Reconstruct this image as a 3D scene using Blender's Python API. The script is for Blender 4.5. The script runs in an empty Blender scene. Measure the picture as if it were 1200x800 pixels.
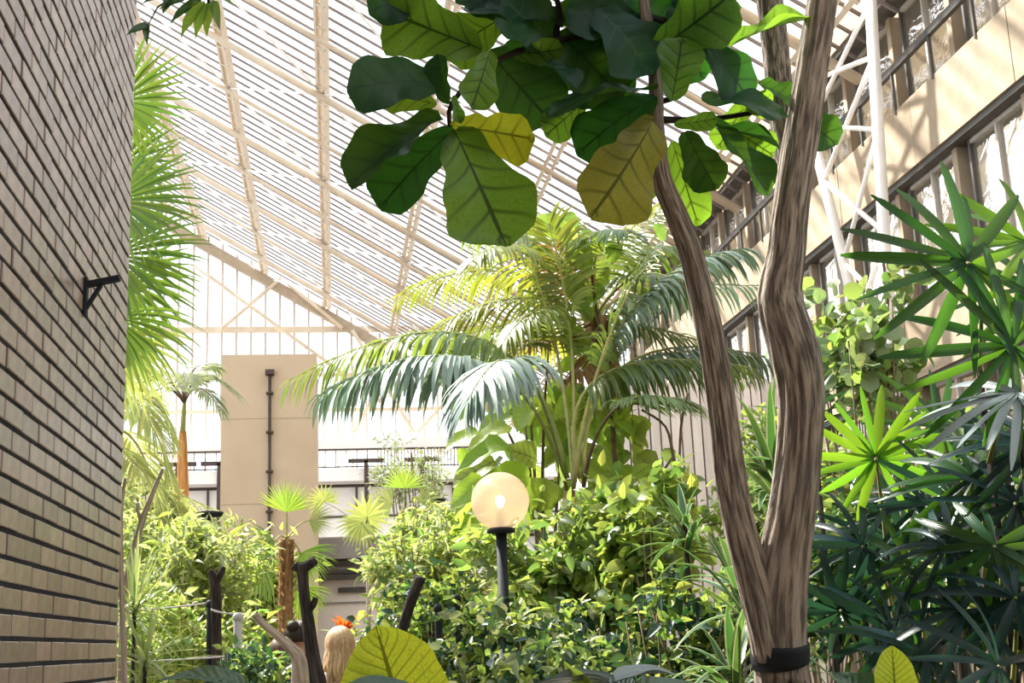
import bpy, math, random
import numpy as np
from mathutils import Vector, Matrix

random.seed(11)
rng = np.random.default_rng(11)
S = bpy.context.scene
COL = S.collection

# ------------------------------------------------------------------ camera
FPX = 1500.0
AZ, PITCH, ROLL = math.radians(8.2), math.radians(13.2), math.radians(2.3)
EYE = np.array([0.0, 0.0, 1.6])
FW = np.array([math.sin(AZ) * math.cos(PITCH), math.cos(AZ) * math.cos(PITCH), math.sin(PITCH)])
R0 = np.array([math.cos(AZ), -math.sin(AZ), 0.0])
U0 = np.cross(R0, FW)
RT = R0 * math.cos(ROLL) - U0 * math.sin(ROLL)
UP = U0 * math.cos(ROLL) + R0 * math.sin(ROLL)
cam_d = bpy.data.cameras.new('camera')
cam_d.sensor_width = 36.0
cam_d.lens = 36.0 * FPX / 1200.0
cam_d.clip_end = 400
cam = bpy.data.objects.new('camera', cam_d)
COL.objects.link(cam)
cam.matrix_world = Matrix(((RT[0], UP[0], -FW[0], EYE[0]), (RT[1], UP[1], -FW[1], EYE[1]),
                           (RT[2], UP[2], -FW[2], EYE[2]), (0, 0, 0, 1)))
S.camera = cam

# ------------------------------------------------------------------ light
world = bpy.data.worlds.new('sky')
S.world = world
world.use_nodes = True
wn = world.node_tree
bg = wn.nodes['Background']
bg.inputs['Color'].default_value = (0.90, 0.955, 1.0, 1)
bg.inputs['Strength'].default_value = 0.8
sun_d = bpy.data.lights.new('sun', 'SUN')
sun_d.energy = 9.0
sun_d.angle = math.radians(3.0)
sun_d.color = (1.0, 0.955, 0.86)
sun = bpy.data.objects.new('sun', sun_d)
COL.objects.link(sun)
SUN_DIR = Vector((-0.42, 0.50, 0.76)).normalized()       # towards the sun
sun.rotation_euler = SUN_DIR.to_track_quat('Z', 'Y').to_euler()
sun.location = (0, 0, 40)

vs = S.view_settings
vs.view_transform = 'Standard'
vs.look = 'None'
vs.gamma = 1
vs.use_curve_mapping = False
vs.exposure = 1.5


# ------------------------------------------------------------------ helpers
def ray(x, y):
    return FW + (x - 600) / FPX * RT - (y - 400) / FPX * UP


def at(x, y, d):
    return EYE + d * ray(x, y)


def atX(x, y, X):
    v = ray(x, y)
    return EYE + v * (X / v[0])


def V3(p):
    return np.array(p, dtype=float)


def unit(v):
    v = V3(v)
    n = np.linalg.norm(v)
    return v / n if n > 1e-9 else v


def tag(o, label=None, cat=None, group=None, kind=None):
    if label: o['label'] = label
    if cat: o['category'] = cat
    if group: o['group'] = group
    if kind: o['kind'] = kind
    return o


def thing(name, label, cat, base, group=None):
    o = bpy.data.objects.new(name, None)
    o.empty_display_size = 0.1
    COL.objects.link(o)
    o.location = tuple(float(c) for c in base)
    return tag(o, label, cat, group)


def shell(name, base=(0, 0, 0)):
    o = bpy.data.objects.new(name, None)
    COL.objects.link(o)
    o.location = base
    o['kind'] = 'structure'
    return o


class G:
    """collects geometry (world coordinates)"""
    def __init__(self):
        self.V, self.F, self.UV = [], [], []

    def add(self, V, F, UV=None):
        n = len(self.V)
        self.V.extend([tuple(v) for v in V])
        self.F.extend([tuple(i + n for i in f) for f in F])
        self.UV.extend(UV if UV is not None else [(0.5, 0.5)] * len(V))
        return self

    def box(self, a, b):
        x0, y0, z0 = a
        x1, y1, z1 = b
        self.add([(x0, y0, z0), (x1, y0, z0), (x1, y1, z0), (x0, y1, z0), (x0, y0, z1), (x1, y0, z1), (x1, y1, z1), (x0, y1, z1)],
                 [(0, 3, 2, 1), (4, 5, 6, 7), (0, 1, 5, 4), (1, 2, 6, 5), (2, 3, 7, 6), (3, 0, 4, 7)])
        return self

    def bar(self, a, b, w, h, up=(0, 0, 1)):
        a, b = V3(a), V3(b)
        d = unit(b - a)
        s = unit(np.cross(d, up)) * w / 2
        u = unit(np.cross(s, d)) * h / 2
        P = [a - s - u, a + s - u, a + s + u, a - s + u, b - s - u, b + s - u, b + s + u, b - s + u]
        self.add(P, [(0, 3, 2, 1), (4, 5, 6, 7), (0, 1, 5, 4), (1, 2, 6, 5), (2, 3, 7, 6), (3, 0, 4, 7)])
        return self

    def tube(self, pts, rad, n=8, cap=True, bump=0.0):
        pts = [V3(p) for p in pts]
        if not hasattr(rad, '__len__'):
            rad = [rad] * len(pts)
        k = len(pts)
        tang = []
        for i in range(k):
            tang.append(unit(pts[min(i + 1, k - 1)] - pts[max(i - 1, 0)]))
        ref = np.array([0, 0, 1.0]) if abs(tang[0][2]) < 0.9 else np.array([1.0, 0, 0])
        u = unit(np.cross(tang[0], ref))
        Vs, UVs = [], []
        for i in range(k):
            u = unit(u - tang[i] * np.dot(u, tang[i]))
            w = np.cross(tang[i], u)
            for j in range(n):
                a = 2 * math.pi * j / n
                r = rad[i]
                if bump:
                    r *= 1 + bump * math.sin(9 * a + i * 0.22 + 1.5 * math.sin(i * .11)) + bump * 0.8 * math.sin(14 * a - i * 0.17 + math.sin(i * .3)) + bump * .6 * math.sin(3 * a + i * .13)
                Vs.append(pts[i] + r * (math.cos(a) * u + math.sin(a) * w))
                UVs.append((i / max(1, k - 1), j / n))
        Fs = []
        for i in range(k - 1):
            for j in range(n):
                Fs.append((i * n + j, i * n + (j + 1) % n, (i + 1) * n + (j + 1) % n, (i + 1) * n + j))
        if cap:
            Fs.append(tuple(range(n - 1, -1, -1)))
            Fs.append(tuple(range((k - 1) * n, k * n)))
        self.add(Vs, Fs, UVs)
        return self

    def lathe(self, c, prof, n=24, cap=True):
        c = V3(c)
        Vs, Fs = [], []
        for (r, z) in prof:
            for j in range(n):
                a = 2 * math.pi * j / n
                Vs.append(c + np.array([r * math.cos(a), r * math.sin(a), z]))
        for i in range(len(prof) - 1):
            for j in range(n):
                Fs.append((i * n + j, i * n + (j + 1) % n, (i + 1) * n + (j + 1) % n, (i + 1) * n + j))
        if cap:
            Fs.append(tuple(range(n - 1, -1, -1)))
            Fs.append(tuple(range((len(prof) - 1) * n, len(prof) * n)))
        self.add(Vs, Fs)
        return self

    def strip(self, P0, d, side, L, w, prof, droop=0.0, segs=5, fold=0.15, grav=(0, 0, -1)):
        """a narrow leaf starting at P0 that bends towards gravity; side = width direction"""
        p = V3(P0)
        d = unit(d)
        side = V3(side)
        side = unit(side - d * np.dot(side, d))
        g = V3(grav)
        Vs, UVs, Fs = [], [], []
        for i in range(segs + 1):
            t = i / segs
            hw = 0.5 * w * prof(t)
            nrm = np.cross(side, d)
            Vs += [p - side * hw + nrm * hw * fold, p, p + side * hw + nrm * hw * fold]
            UVs += [(t, 0.0), (t, 0.5), (t, 1.0)]
            d = unit(d + g * droop / segs * (0.5 + t))
            side = unit(side - d * np.dot(side, d))
            p = p + d * L / segs
        for i in range(segs):
            b = i * 3
            Fs += [(b, b + 1, b + 4, b + 3), (b + 1, b + 2, b + 5, b + 4)]
        self.add(Vs, Fs, UVs)
        return p

    def mesh(self, name, mat, base=(0, 0, 0), smooth=True):
        b = V3(base)
        me = bpy.data.meshes.new(name)
        me.from_pydata([tuple(V3(v) - b) for v in self.V], [], self.F)
        uvl = me.uv_layers.new(name='UVMap')
        idx = np.zeros(len(me.loops), dtype=np.int32)
        me.loops.foreach_get('vertex_index', idx)
        uvl.data.foreach_set('uv', np.array(self.UV, dtype=np.float32)[idx].ravel())
        if smooth:
            me.polygons.foreach_set('use_smooth', [True] * len(me.polygons))
        me.materials.append(mat)
        return me

    def obj(self, name, mat, parent=None, base=(0, 0, 0), smooth=True, kind=None):
        o = bpy.data.objects.new(name, self.mesh(name, mat, base, smooth))
        COL.objects.link(o)
        o.parent = parent
        if kind: o['kind'] = kind
        return o


def inst(name, me, parent, M, base, kind=None):
    o = bpy.data.objects.new(name, me)
    COL.objects.link(o)
    o.parent = parent
    o.matrix_basis = Matrix.Translation(Vector([-float(c) for c in base])) @ M
    return o


def frame(P, axis, normal, sx=1, sy=1, sz=1):
    y = unit(axis)
    z = V3(normal)
    z = z - y * np.dot(y, z)
    if np.linalg.norm(z) < 1e-4:
        z = np.cross(y, (1, 0, 0.3))
    z = unit(z)
    x = np.cross(y, z)
    return Matrix(((x[0] * sx, y[0] * sy, z[0] * sz, P[0]), (x[1] * sx, y[1] * sy, z[1] * sz, P[1]),
                   (x[2] * sx, y[2] * sy, z[2] * sz, P[2]), (0, 0, 0, 1)))


# ------------------------------------------------------------------ materials
def mat(name):
    m = bpy.data.materials.new(name)
    m.use_nodes = True
    nt = m.node_tree
    b = nt.nodes['Principled BSDF']
    return m, nt, b


def N(nt, typ, **kw):
    n = nt.nodes.new(typ)
    for k, v in kw.items():
        setattr(n, k, v)
    return n


def mathn(nt, op, a, b=None, clamp=False):
    n = nt.nodes.new('ShaderNodeMath')
    n.operation = op
    n.use_clamp = clamp
    for i, v in enumerate((a, b)):
        if v is None: continue
        if hasattr(v, 'links') or hasattr(v, 'is_linked'):
            nt.links.new(v, n.inputs[i])
        else:
            n.inputs[i].default_value = v
    return n.outputs[0]


def mixc(nt, fac, a, b, mode='MIX'):
    n = nt.nodes.new('ShaderNodeMix')
    n.data_type = 'RGBA'
    n.blend_type = mode
    for sock, v in ((n.inputs[0], fac), (n.inputs[6], a), (n.inputs[7], b)):
        if hasattr(v, 'is_linked'):
            nt.links.new(v, sock)
        elif isinstance(v, (int, float)):
            sock.default_value = v
        else:
            sock.default_value = (*v, 1)
    return n.outputs[2]


def rand_val(nt):
    oi = N(nt, 'ShaderNodeObjectInfo')
    ge = N(nt, 'ShaderNodeNewGeometry')
    return mathn(nt, 'FRACT', mathn(nt, 'ADD', oi.outputs['Random'], ge.outputs['Random Per Island']))


def surf_mat(name, c1, c2, scale=6, rough=0.75, bump=0.15, detail=6, stretch=(1, 1, 1), spec=0.3, var=0.0, metal=0.0):
    m, nt, b = mat(name)
    tc = N(nt, 'ShaderNodeTexCoord')
    mp = N(nt, 'ShaderNodeMapping')
    mp.inputs['Scale'].default_value = stretch
    nt.links.new(tc.outputs['Object'], mp.inputs[0])
    no = N(nt, 'ShaderNodeTexNoise')
    no.inputs['Scale'].default_value = scale
    no.inputs['Detail'].default_value = detail
    nt.links.new(mp.outputs[0], no.inputs['Vector'])
    fac = mathn(nt, 'MULTIPLY_ADD', no.outputs[0], 2.2)
    fac.node.inputs[2].default_value = -0.6
    fac.node.use_clamp = True
    col = mixc(nt, fac, c1, c2)
    if var:
        rv = rand_val(nt)
        hs = N(nt, 'ShaderNodeHueSaturation')
        nt.links.new(col, hs.inputs['Color'])
        nt.links.new(mathn(nt, 'ADD', mathn(nt, 'MULTIPLY', rv, var), 1 - var / 2), hs.inputs['Value'])
        rv2 = mathn(nt, 'FRACT', mathn(nt, 'MULTIPLY', rv, 7.31))
        nt.links.new(mathn(nt, 'ADD', mathn(nt, 'MULTIPLY', rv2, 0.03), 0.485), hs.inputs['Hue'])
        col = hs.outputs[0]
    nt.links.new(col, b.inputs['Base Color'])
    b.inputs['Roughness'].default_value = rough
    b.inputs['Specular IOR Level'].default_value = spec
    b.inputs['Metallic'].default_value = metal
    if bump:
        bp = N(nt, 'ShaderNodeBump')
        bp.inputs['Strength'].default_value = bump
        bp.inputs['Distance'].default_value = 0.02
        nt.links.new(no.outputs[0], bp.inputs['Height'])
        nt.links.new(bp.outputs[0], b.inputs['Normal'])
    return m


def leaf_mat(name, col, trans, fac=0.45, rough=0.38, var=0.5, hue=0.03, veins=None, stripe=None, spec=0.5, nvein=8, ribs=0, vdark=0.2):
    m, nt, b = mat(name)
    out = nt.nodes['Material Output']
    rv = rand_val(nt)
    rv2 = mathn(nt, 'FRACT', mathn(nt, 'MULTIPLY', rv, 5.77))

    def vary(c):
        hs = N(nt, 'ShaderNodeHueSaturation')
        if hasattr(c, 'is_linked'):
            nt.links.new(c, hs.inputs['Color'])
        else:
            hs.inputs['Color'].default_value = (*c, 1)
        nt.links.new(mathn(nt, 'ADD', mathn(nt, 'MULTIPLY', rv, var), 1 - var / 2), hs.inputs['Value'])
        nt.links.new(mathn(nt, 'ADD', mathn(nt, 'MULTIPLY', rv2, hue * 2), 0.5 - hue), hs.inputs['Hue'])
        return hs.outputs[0]
    c, tcol = col, trans
    uv = N(nt, 'ShaderNodeUVMap')
    sp = N(nt, 'ShaderNodeSeparateXYZ')
    nt.links.new(uv.outputs[0], sp.inputs[0])
    u = sp.outputs[0]
    av = mathn(nt, 'ABSOLUTE', mathn(nt, 'MULTIPLY', mathn(nt, 'SUBTRACT', sp.outputs[1], 0.5), 2.0))
    height = None
    if veins:
        mid = mathn(nt, 'LESS_THAN', av, 0.045)
        ph = mathn(nt, 'MULTIPLY', mathn(nt, 'SUBTRACT', u, mathn(nt, 'MULTIPLY', mathn(nt, 'POWER', av, 0.8), 0.2)), nvein)
        pp = mathn(nt, 'ABSOLUTE', mathn(nt, 'SUBTRACT', mathn(nt, 'FRACT', ph), 0.5))
        lat = mathn(nt, 'SUBTRACT', 1.0, mathn(nt, 'DIVIDE', pp, 0.15), True)
        latf = mathn(nt, 'MULTIPLY', lat, mathn(nt, 'SUBTRACT', 1.0, mathn(nt, 'MULTIPLY', av, 0.6)))
        vm = mathn(nt, 'MAXIMUM', mid, latf)
        no = N(nt, 'ShaderNodeTexVoronoi')
        no.inputs['Scale'].default_value = 26
        no.feature = 'DISTANCE_TO_EDGE'
        nt.links.new(uv.outputs[0], no.inputs['Vector'])
        fine = mathn(nt, 'MULTIPLY', mathn(nt, 'LESS_THAN', no.outputs['Distance'], 0.05), 0.3)
        vm = mathn(nt, 'MAXIMUM', vm, fine)
        pn = N(nt, 'ShaderNodeTexNoise')
        pn.inputs['Scale'].default_value = 3.5
        nt.links.new(uv.outputs[0], pn.inputs['Vector'])
        patch = mathn(nt, 'MULTIPLY', pn.outputs[0], 0.9, True)
        c = mixc(nt, vm, col, veins)
        tcol = mixc(nt, vm, mixc(nt, patch, trans, tuple(x * y for x, y in zip(trans, (0.45, 0.7, 0.8)))), tuple(x * vdark for x in trans))
        height = mathn(nt, 'MULTIPLY', pp, 1.0)
    if stripe:
        edge = mathn(nt, 'GREATER_THAN', av, 0.72)
        c = mixc(nt, edge, col, stripe)
        tcol = mixc(nt, edge, trans, stripe)
    if ribs:
        height = mathn(nt, 'ABSOLUTE', mathn(nt, 'SUBTRACT', mathn(nt, 'FRACT', mathn(nt, 'MULTIPLY', sp.outputs[1], ribs)), 0.5))
    nt.links.new(vary(c), b.inputs['Base Color'])
    b.inputs['Roughness'].default_value = rough
    b.inputs['Specular IOR Level'].default_value = spec
    tr = N(nt, 'ShaderNodeBsdfTranslucent')
    nt.links.new(vary(tcol), tr.inputs['Color'])
    if height is not None:
        bp = N(nt, 'ShaderNodeBump')
        bp.inputs['Strength'].default_value = 0.35
        bp.inputs['Distance'].default_value = 0.006
        nt.links.new(height, bp.inputs['Height'])
        nt.links.new(bp.outputs[0], b.inputs['Normal'])
    mx = N(nt, 'ShaderNodeMixShader')
    mx.inputs[0].default_value = fac
    nt.links.new(b.outputs[0], mx.inputs[1])
    nt.links.new(tr.outputs[0], mx.inputs[2])
    nt.links.new(mx.outputs[0], out.inputs['Surface'])
    return m


M = {}
M['soil'] = surf_mat('soil', (0.03, 0.022, 0.015), (0.07, 0.05, 0.03), 9, 0.95, 0.4)
M['paving'] = surf_mat('paving', (0.30, 0.26, 0.22), (0.42, 0.37, 0.31), 5, 0.85, 0.1)
M['mortar'] = surf_mat('mortar', (0.006, 0.007, 0.011), (0.015, 0.016, 0.02), 20, 0.95, 0.2)
M['brick'] = surf_mat('brick', (0.20, 0.135, 0.105), (0.32, 0.24, 0.195), 22, 0.36, 0.10, var=0.4, spec=1.0)
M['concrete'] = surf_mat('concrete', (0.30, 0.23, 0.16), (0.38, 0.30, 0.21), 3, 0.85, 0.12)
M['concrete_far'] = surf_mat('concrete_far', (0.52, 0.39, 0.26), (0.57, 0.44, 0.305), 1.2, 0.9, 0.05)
M['concrete_grey'] = surf_mat('concrete_grey', (0.27, 0.25, 0.25), (0.34, 0.32, 0.31), 2, 0.9, 0.05)
M['render'] = surf_mat('render', (0.84, 0.78, 0.73), (0.90, 0.85, 0.80), 1.5, 0.9, 0.03)
M['white_steel'] = surf_mat('white_steel', (0.80, 0.76, 0.72), (0.86, 0.83, 0.80), 4, 0.45, 0.02)
M['cream_steel'] = surf_mat('cream_steel', (0.52, 0.42, 0.31), (0.62, 0.52, 0.40), 2, 0.6, 0.02)
M['bar_steel'] = surf_mat('bar_steel', (0.16, 0.125, 0.11), (0.22, 0.18, 0.155), 2, 0.6, 0.0)
M['dark_frame'] = surf_mat('dark_frame', (0.06, 0.055, 0.05), (0.10, 0.09, 0.08), 4, 0.5, 0.02)
M['pale_frame'] = surf_mat('pale_frame', (0.40, 0.36, 0.31), (0.5, 0.45, 0.4), 4, 0.5, 0.02)
M['curtain'] = surf_mat('curtain', (0.20, 0.13, 0.09), (0.42, 0.32, 0.24), 5, 0.9, 0.1, stretch=(6, 6, 0.4))
M['black'] = surf_mat('black_paint', (0.006, 0.009, 0.013), (0.013, 0.017, 0.023), 10, 0.7, 0.05)
M['grey_post'] = surf_mat('grey_post', (0.42, 0.41, 0.42), (0.55, 0.54, 0.54), 6, 0.7, 0.05)
M['pipe'] = surf_mat('pipe_brown', (0.05, 0.032, 0.025), (0.09, 0.06, 0.05), 5, 0.6, 0.05)
M['rope'] = surf_mat('rope', (0.45, 0.43, 0.42), (0.6, 0.58, 0.55), 30, 0.8, 0.1)


def bark_mat(name, c1, c2, c3, ridges=14, bump=0.9, along=5.0):
    m, nt, b = mat(name)
    uv = N(nt, 'ShaderNodeUVMap')
    tc = N(nt, 'ShaderNodeTexCoord')
    sp = N(nt, 'ShaderNodeSeparateXYZ')
    nt.links.new(uv.outputs[0], sp.inputs[0])
    ang = mathn(nt, 'MULTIPLY', sp.outputs[1], 2 * math.pi)
    mp = N(nt, 'ShaderNodeCombineXYZ')
    nt.links.new(mathn(nt, 'MULTIPLY', mathn(nt, 'COSINE', ang), ridges * 0.2), mp.inputs[0])
    nt.links.new(mathn(nt, 'MULTIPLY', mathn(nt, 'SINE', ang), ridges * 0.2), mp.inputs[1])
    nt.links.new(mathn(nt, 'MULTIPLY', sp.outputs[0], along), mp.inputs[2])
    no = N(nt, 'ShaderNodeTexNoise')
    no.inputs['Scale'].default_value = 1.0
    no.inputs['Detail'].default_value = 5
    no.inputs['Distortion'].default_value = 0.12
    nt.links.new(mp.outputs[0], no.inputs['Vector'])
    n2 = N(nt, 'ShaderNodeTexNoise')
    n2.inputs['Scale'].default_value = 7
    nt.links.new(tc.outputs['Object'], n2.inputs['Vector'])
    r = N(nt, 'ShaderNodeValToRGB')
    r.color_ramp.elements[0].position = 0.40
    r.color_ramp.elements[0].color = (*c1, 1)
    r.color_ramp.elements[1].position = 0.60
    r.color_ramp.elements[1].color = (*c2, 1)
    nt.links.new(no.outputs[0], r.inputs[0])
    col = mixc(nt, mathn(nt, 'MULTIPLY', n2.outputs[0], 0.6), r.outputs[0], c3)
    nt.links.new(col, b.inputs['Base Color'])
    b.inputs['Roughness'].default_value = 0.9
    b.inputs['Specular IOR Level'].default_value = 0.15
    bp = N(nt, 'ShaderNodeBump')
    bp.inputs['Strength'].default_value = bump
    bp.inputs['Distance'].default_value = 0.03
    nt.links.new(no.outputs[0], bp.inputs['Height'])
    nt.links.new(bp.outputs[0], b.inputs['Normal'])
    return m


M['bark'] = bark_mat('fig_bark', (0.075, 0.062, 0.058), (0.52, 0.435, 0.36), (0.34, 0.295, 0.255), 24, 0.9, 20.0)
M['bark_dark'] = bark_mat('dark_bark', (0.018, 0.014, 0.014), (0.09, 0.07, 0.06), (0.05, 0.045, 0.045))
M['bark_pale'] = bark_mat('pale_bark', (0.20, 0.15, 0.11), (0.45, 0.37, 0.29), (0.4, 0.35, 0.28), 8, 0.3)
M['palm_fibre'] = bark_mat('palm_fibre', (0.10, 0.045, 0.02), (0.42, 0.24, 0.12), (0.28, 0.16, 0.08), 10, 1.0)
M['palm_orange'] = bark_mat('palm_orange', (0.45, 0.17, 0.05), (0.75, 0.38, 0.14), (0.6, 0.3, 0.1), 8, 0.6)
M['stem_green'] = surf_mat('green_stem', (0.14, 0.19, 0.05), (0.28, 0.30, 0.08), 12, 0.55, 0.05)
M['stem_pale'] = surf_mat('pale_green_stem', (0.30, 0.33, 0.10), (0.5, 0.46, 0.18), 12, 0.5, 0.05)
M['stem_brown'] = surf_mat('brown_stem', (0.10, 0.07, 0.045), (0.2, 0.15, 0.09), 15, 0.8, 0.1)

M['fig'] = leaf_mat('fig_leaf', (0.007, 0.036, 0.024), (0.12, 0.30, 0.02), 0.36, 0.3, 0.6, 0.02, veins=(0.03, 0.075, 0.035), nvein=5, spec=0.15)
M['fig_lit'] = leaf_mat('fig_leaf_lit', (0.07, 0.17, 0.03), (0.34, 0.55, 0.03), 0.5, 0.32, 0.35, 0.015, veins=(0.015, 0.05, 0.02), nvein=5, spec=0.3)  # lit copy of the fig leaf: sunlight put into a paler green
M['fig_yellow'] = leaf_mat('fig_leaf_yellow', (0.45, 0.43, 0.03), (0.8, 0.74, 0.03), 0.5, 0.4, 0.1, 0.005, veins=(0.3, 0.3, 0.03), nvein=5, spec=0.2)
M['fig_olive'] = leaf_mat('fig_leaf_olive', (0.12, 0.12, 0.03), (0.58, 0.50, 0.05), 0.5, 0.4, 0.15, 0.01, veins=(0.05, 0.08, 0.02), nvein=6, spec=0.2)
M['kentia'] = leaf_mat('kentia_leaflet', (0.09, 0.15, 0.06), (0.30, 0.40, 0.05), 0.35, 0.32, 0.35, 0.015, spec=0.6)
M['kentia_blue'] = leaf_mat('kentia_leaflet_blue', (0.19, 0.27, 0.225), (0.16, 0.25, 0.13), 0.22, 0.42, 0.3, 0.015, spec=0.8)
M['areca'] = leaf_mat('bright_palm_leaflet', (0.17, 0.22, 0.04), (0.42, 0.46, 0.04), 0.4, 0.4, 0.45, 0.02)
M['fan_green'] = leaf_mat('fan_blade', (0.09, 0.18, 0.035), (0.26, 0.40, 0.04), 0.42, 0.4, 0.3, 0.015)
M['fan_pale'] = leaf_mat('fan_blade_pale', (0.30, 0.36, 0.12), (0.5, 0.55, 0.12), 0.4, 0.5, 0.3, 0.015)
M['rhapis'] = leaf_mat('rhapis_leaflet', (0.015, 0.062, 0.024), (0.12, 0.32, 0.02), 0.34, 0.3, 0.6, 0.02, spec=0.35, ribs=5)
M['rhapis_lit'] = leaf_mat('rhapis_leaflet_lit', (0.06, 0.17, 0.025), (0.22, 0.44, 0.02), 0.5, 0.3, 0.3, 0.015, ribs=5)  # lit copy of the lady palm leaflet, backlight put into its colour
M['rhapis_glare'] = leaf_mat('rhapis_leaflet_glare', (0.22, 0.28, 0.29), (0.1, 0.15, 0.12), 0.15, 0.3, 0.4, 0.02, spec=0.8, ribs=5)  # sky glare on glossy leaves put into a pale grey colour
M['rhapis_shaded'] = leaf_mat('rhapis_leaflet_shaded', (0.005, 0.026, 0.030), (0.035, 0.12, 0.04), 0.22, 0.3, 0.7, 0.02, spec=0.25, ribs=5)  # shaded copy of the leaflet: blue-green shade put into its colour
M['drac'] = leaf_mat('dracaena_leaf', (0.03, 0.095, 0.035), (0.12, 0.26, 0.04), 0.3, 0.3, 0.4, 0.02, stripe=(0.36, 0.42, 0.18))
M['drac_pale'] = leaf_mat('dracaena_leaf_pale', (0.24, 0.32, 0.14), (0.45, 0.5, 0.15), 0.35, 0.4, 0.3, 0.02)
M['lime'] = leaf_mat('lime_leaf', (0.31, 0.385, 0.07), (0.68, 0.76, 0.12), 0.5, 0.4, 0.5, 0.025, veins=(0.2, 0.26, 0.05), nvein=6)
M['lime_big'] = leaf_mat('lime_big_leaf', (0.25, 0.37, 0.05), (0.60, 0.76, 0.08), 0.5, 0.35, 0.45, 0.02, veins=(0.25, 0.36, 0.08), nvein=7, vdark=0.55)
M['mid'] = leaf_mat('mid_leaf', (0.095, 0.165, 0.05), (0.33, 0.46, 0.08), 0.42, 0.35, 0.8, 0.035)
M['darkleaf'] = leaf_mat('dark_leaf', (0.014, 0.052, 0.042), (0.08, 0.18, 0.04), 0.28, 0.3, 0.8, 0.03, spec=0.4)  # dark leaf colour that also carries the teal shade between leaves
M['dull'] = leaf_mat('dull_leaf', (0.24, 0.28, 0.16), (0.44, 0.50, 0.20), 0.4, 0.5, 0.6, 0.03)
M['paleleaf'] = leaf_mat('pale_round_leaf', (0.24, 0.33, 0.17), (0.4, 0.46, 0.12), 0.4, 0.4, 0.45, 0.03, veins=(0.36, 0.42, 0.26), nvein=6)
M['washed'] = leaf_mat('washed_leaf', (0.38, 0.44, 0.17), (0.66, 0.70, 0.22), 0.45, 0.5, 0.5, 0.03)  # overexposed look of the foliage put into a pale leaf colour
M['glossy_dark'] = leaf_mat('glossy_dark_leaf', (0.015, 0.065, 0.035), (0.12, 0.3, 0.02), 0.3, 0.2, 0.2, 0.015, veins=(0.05, 0.12, 0.06), nvein=10, spec=0.7)
M['yellow_leaf'] = leaf_mat('yellow_leaf', (0.60, 0.70, 0.04), (0.95, 1.0, 0.06), 0.7, 0.35, 0.1, 0.008, veins=(0.2, 0.28, 0.02), nvein=14)
M['dry'] = leaf_mat('dry_leaflet', (0.30, 0.17, 0.07), (0.5, 0.3, 0.1), 0.3, 0.6, 0.5, 0.02)
M['orange_petal'] = leaf_mat('orange_petal', (0.75, 0.12, 0.02), (0.9, 0.25, 0.03), 0.4, 0.4, 0.3, 0.01)


def glass_mat(name, tint, clear=0.9, rough=0.1):
    m, nt, b = mat(name)
    out = nt.nodes['Material Output']
    tr = N(nt, 'ShaderNodeBsdfTransparent')
    tr.inputs[0].default_value = (*tint, 1)
    gl = N(nt, 'ShaderNodeBsdfGlossy')
    gl.inputs['Roughness'].default_value = rough
    gl.inputs['Color'].default_value = (1, 1, 1, 1)
    mx = N(nt, 'ShaderNodeMixShader')
    mx.inputs[0].default_value = 1 - clear
    nt.links.new(tr.outputs[0], mx.inputs[1])
    nt.links.new(gl.outputs[0], mx.inputs[2])
    nt.links.new(mx.outputs[0], out.inputs['Surface'])
    return m


M['roof_glass'] = glass_mat('roof_glass', (0.97, 0.97, 0.97), 0.95)


def window_mat(name):
    m, nt, b = mat(name)
    tc = N(nt, 'ShaderNodeTexCoord')
    no = N(nt, 'ShaderNodeTexNoise')
    no.inputs['Scale'].default_value = 2.2
    no.inputs['Distortion'].default_value = 1.0
    nt.links.new(tc.outputs['Object'], no.inputs['Vector'])
    bp = N(nt, 'ShaderNodeBump')
    bp.inputs['Strength'].default_value = 0.09
    bp.inputs['Distance'].default_value = 0.12
    nt.links.new(no.outputs[0], bp.inputs['Height'])
    b.inputs['Base Color'].default_value = (0.20, 0.17, 0.12, 1)
    b.inputs['Roughness'].default_value = 0.06
    gl = N(nt, 'ShaderNodeBsdfGlossy')
    gl.inputs['Roughness'].default_value = 0.04
    gl.inputs['Color'].default_value = (0.95, 0.93, 0.9, 1)
    nt.links.new(bp.outputs[0], gl.inputs['Normal'])
    nt.links.new(bp.outputs[0], b.inputs['Normal'])
    mx = N(nt, 'ShaderNodeMixShader')
    mx.inputs[0].default_value = 0.55
    nt.links.new(b.outputs[0], mx.inputs[1])
    nt.links.new(gl.outputs[0], mx.inputs[2])
    nt.links.new(mx.outputs[0], nt.nodes['Material Output'].inputs['Surface'])
    return m


M['window'] = window_mat('window_glass')

# ------------------------------------------------------------------ leaf templates (local: axis +Y, normal +Z, length 1, width 1)
P_LANCE = lambda t: max(0.03, math.sin(math.pi * min(1, t ** 0.8)) ** 0.9)
P_OVATE = lambda t: max(0.03, math.sin(math.pi * t ** 0.62) ** 0.8)
P_ROUND = lambda t: max(0.05, math.sqrt(max(0, 1 - (2 * t - 1) ** 2)))
P_STRAP = lambda t: max(0.04, min(1.0, 0.55 + 2.2 * t) * (1 - t ** 3.2))
P_RHAP = lambda t: max(0.06, (0.30 + 0.70 * math.sin(math.pi * min(1, t ** 0.85 * 0.93 + 0.02)) ** 0.8) * (1 if t < 0.9 else (1 - (t - 0.9) * 6)))
P_BROAD = lambda t: max(0.04, math.sin(math.pi * t ** 1.15) ** 0.62)
P_HEART = lambda t: max(0.03, (0.62 + 1.3 * t) * (1 - t) ** 0.62 if t > 0.0 else 0.3)


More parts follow.
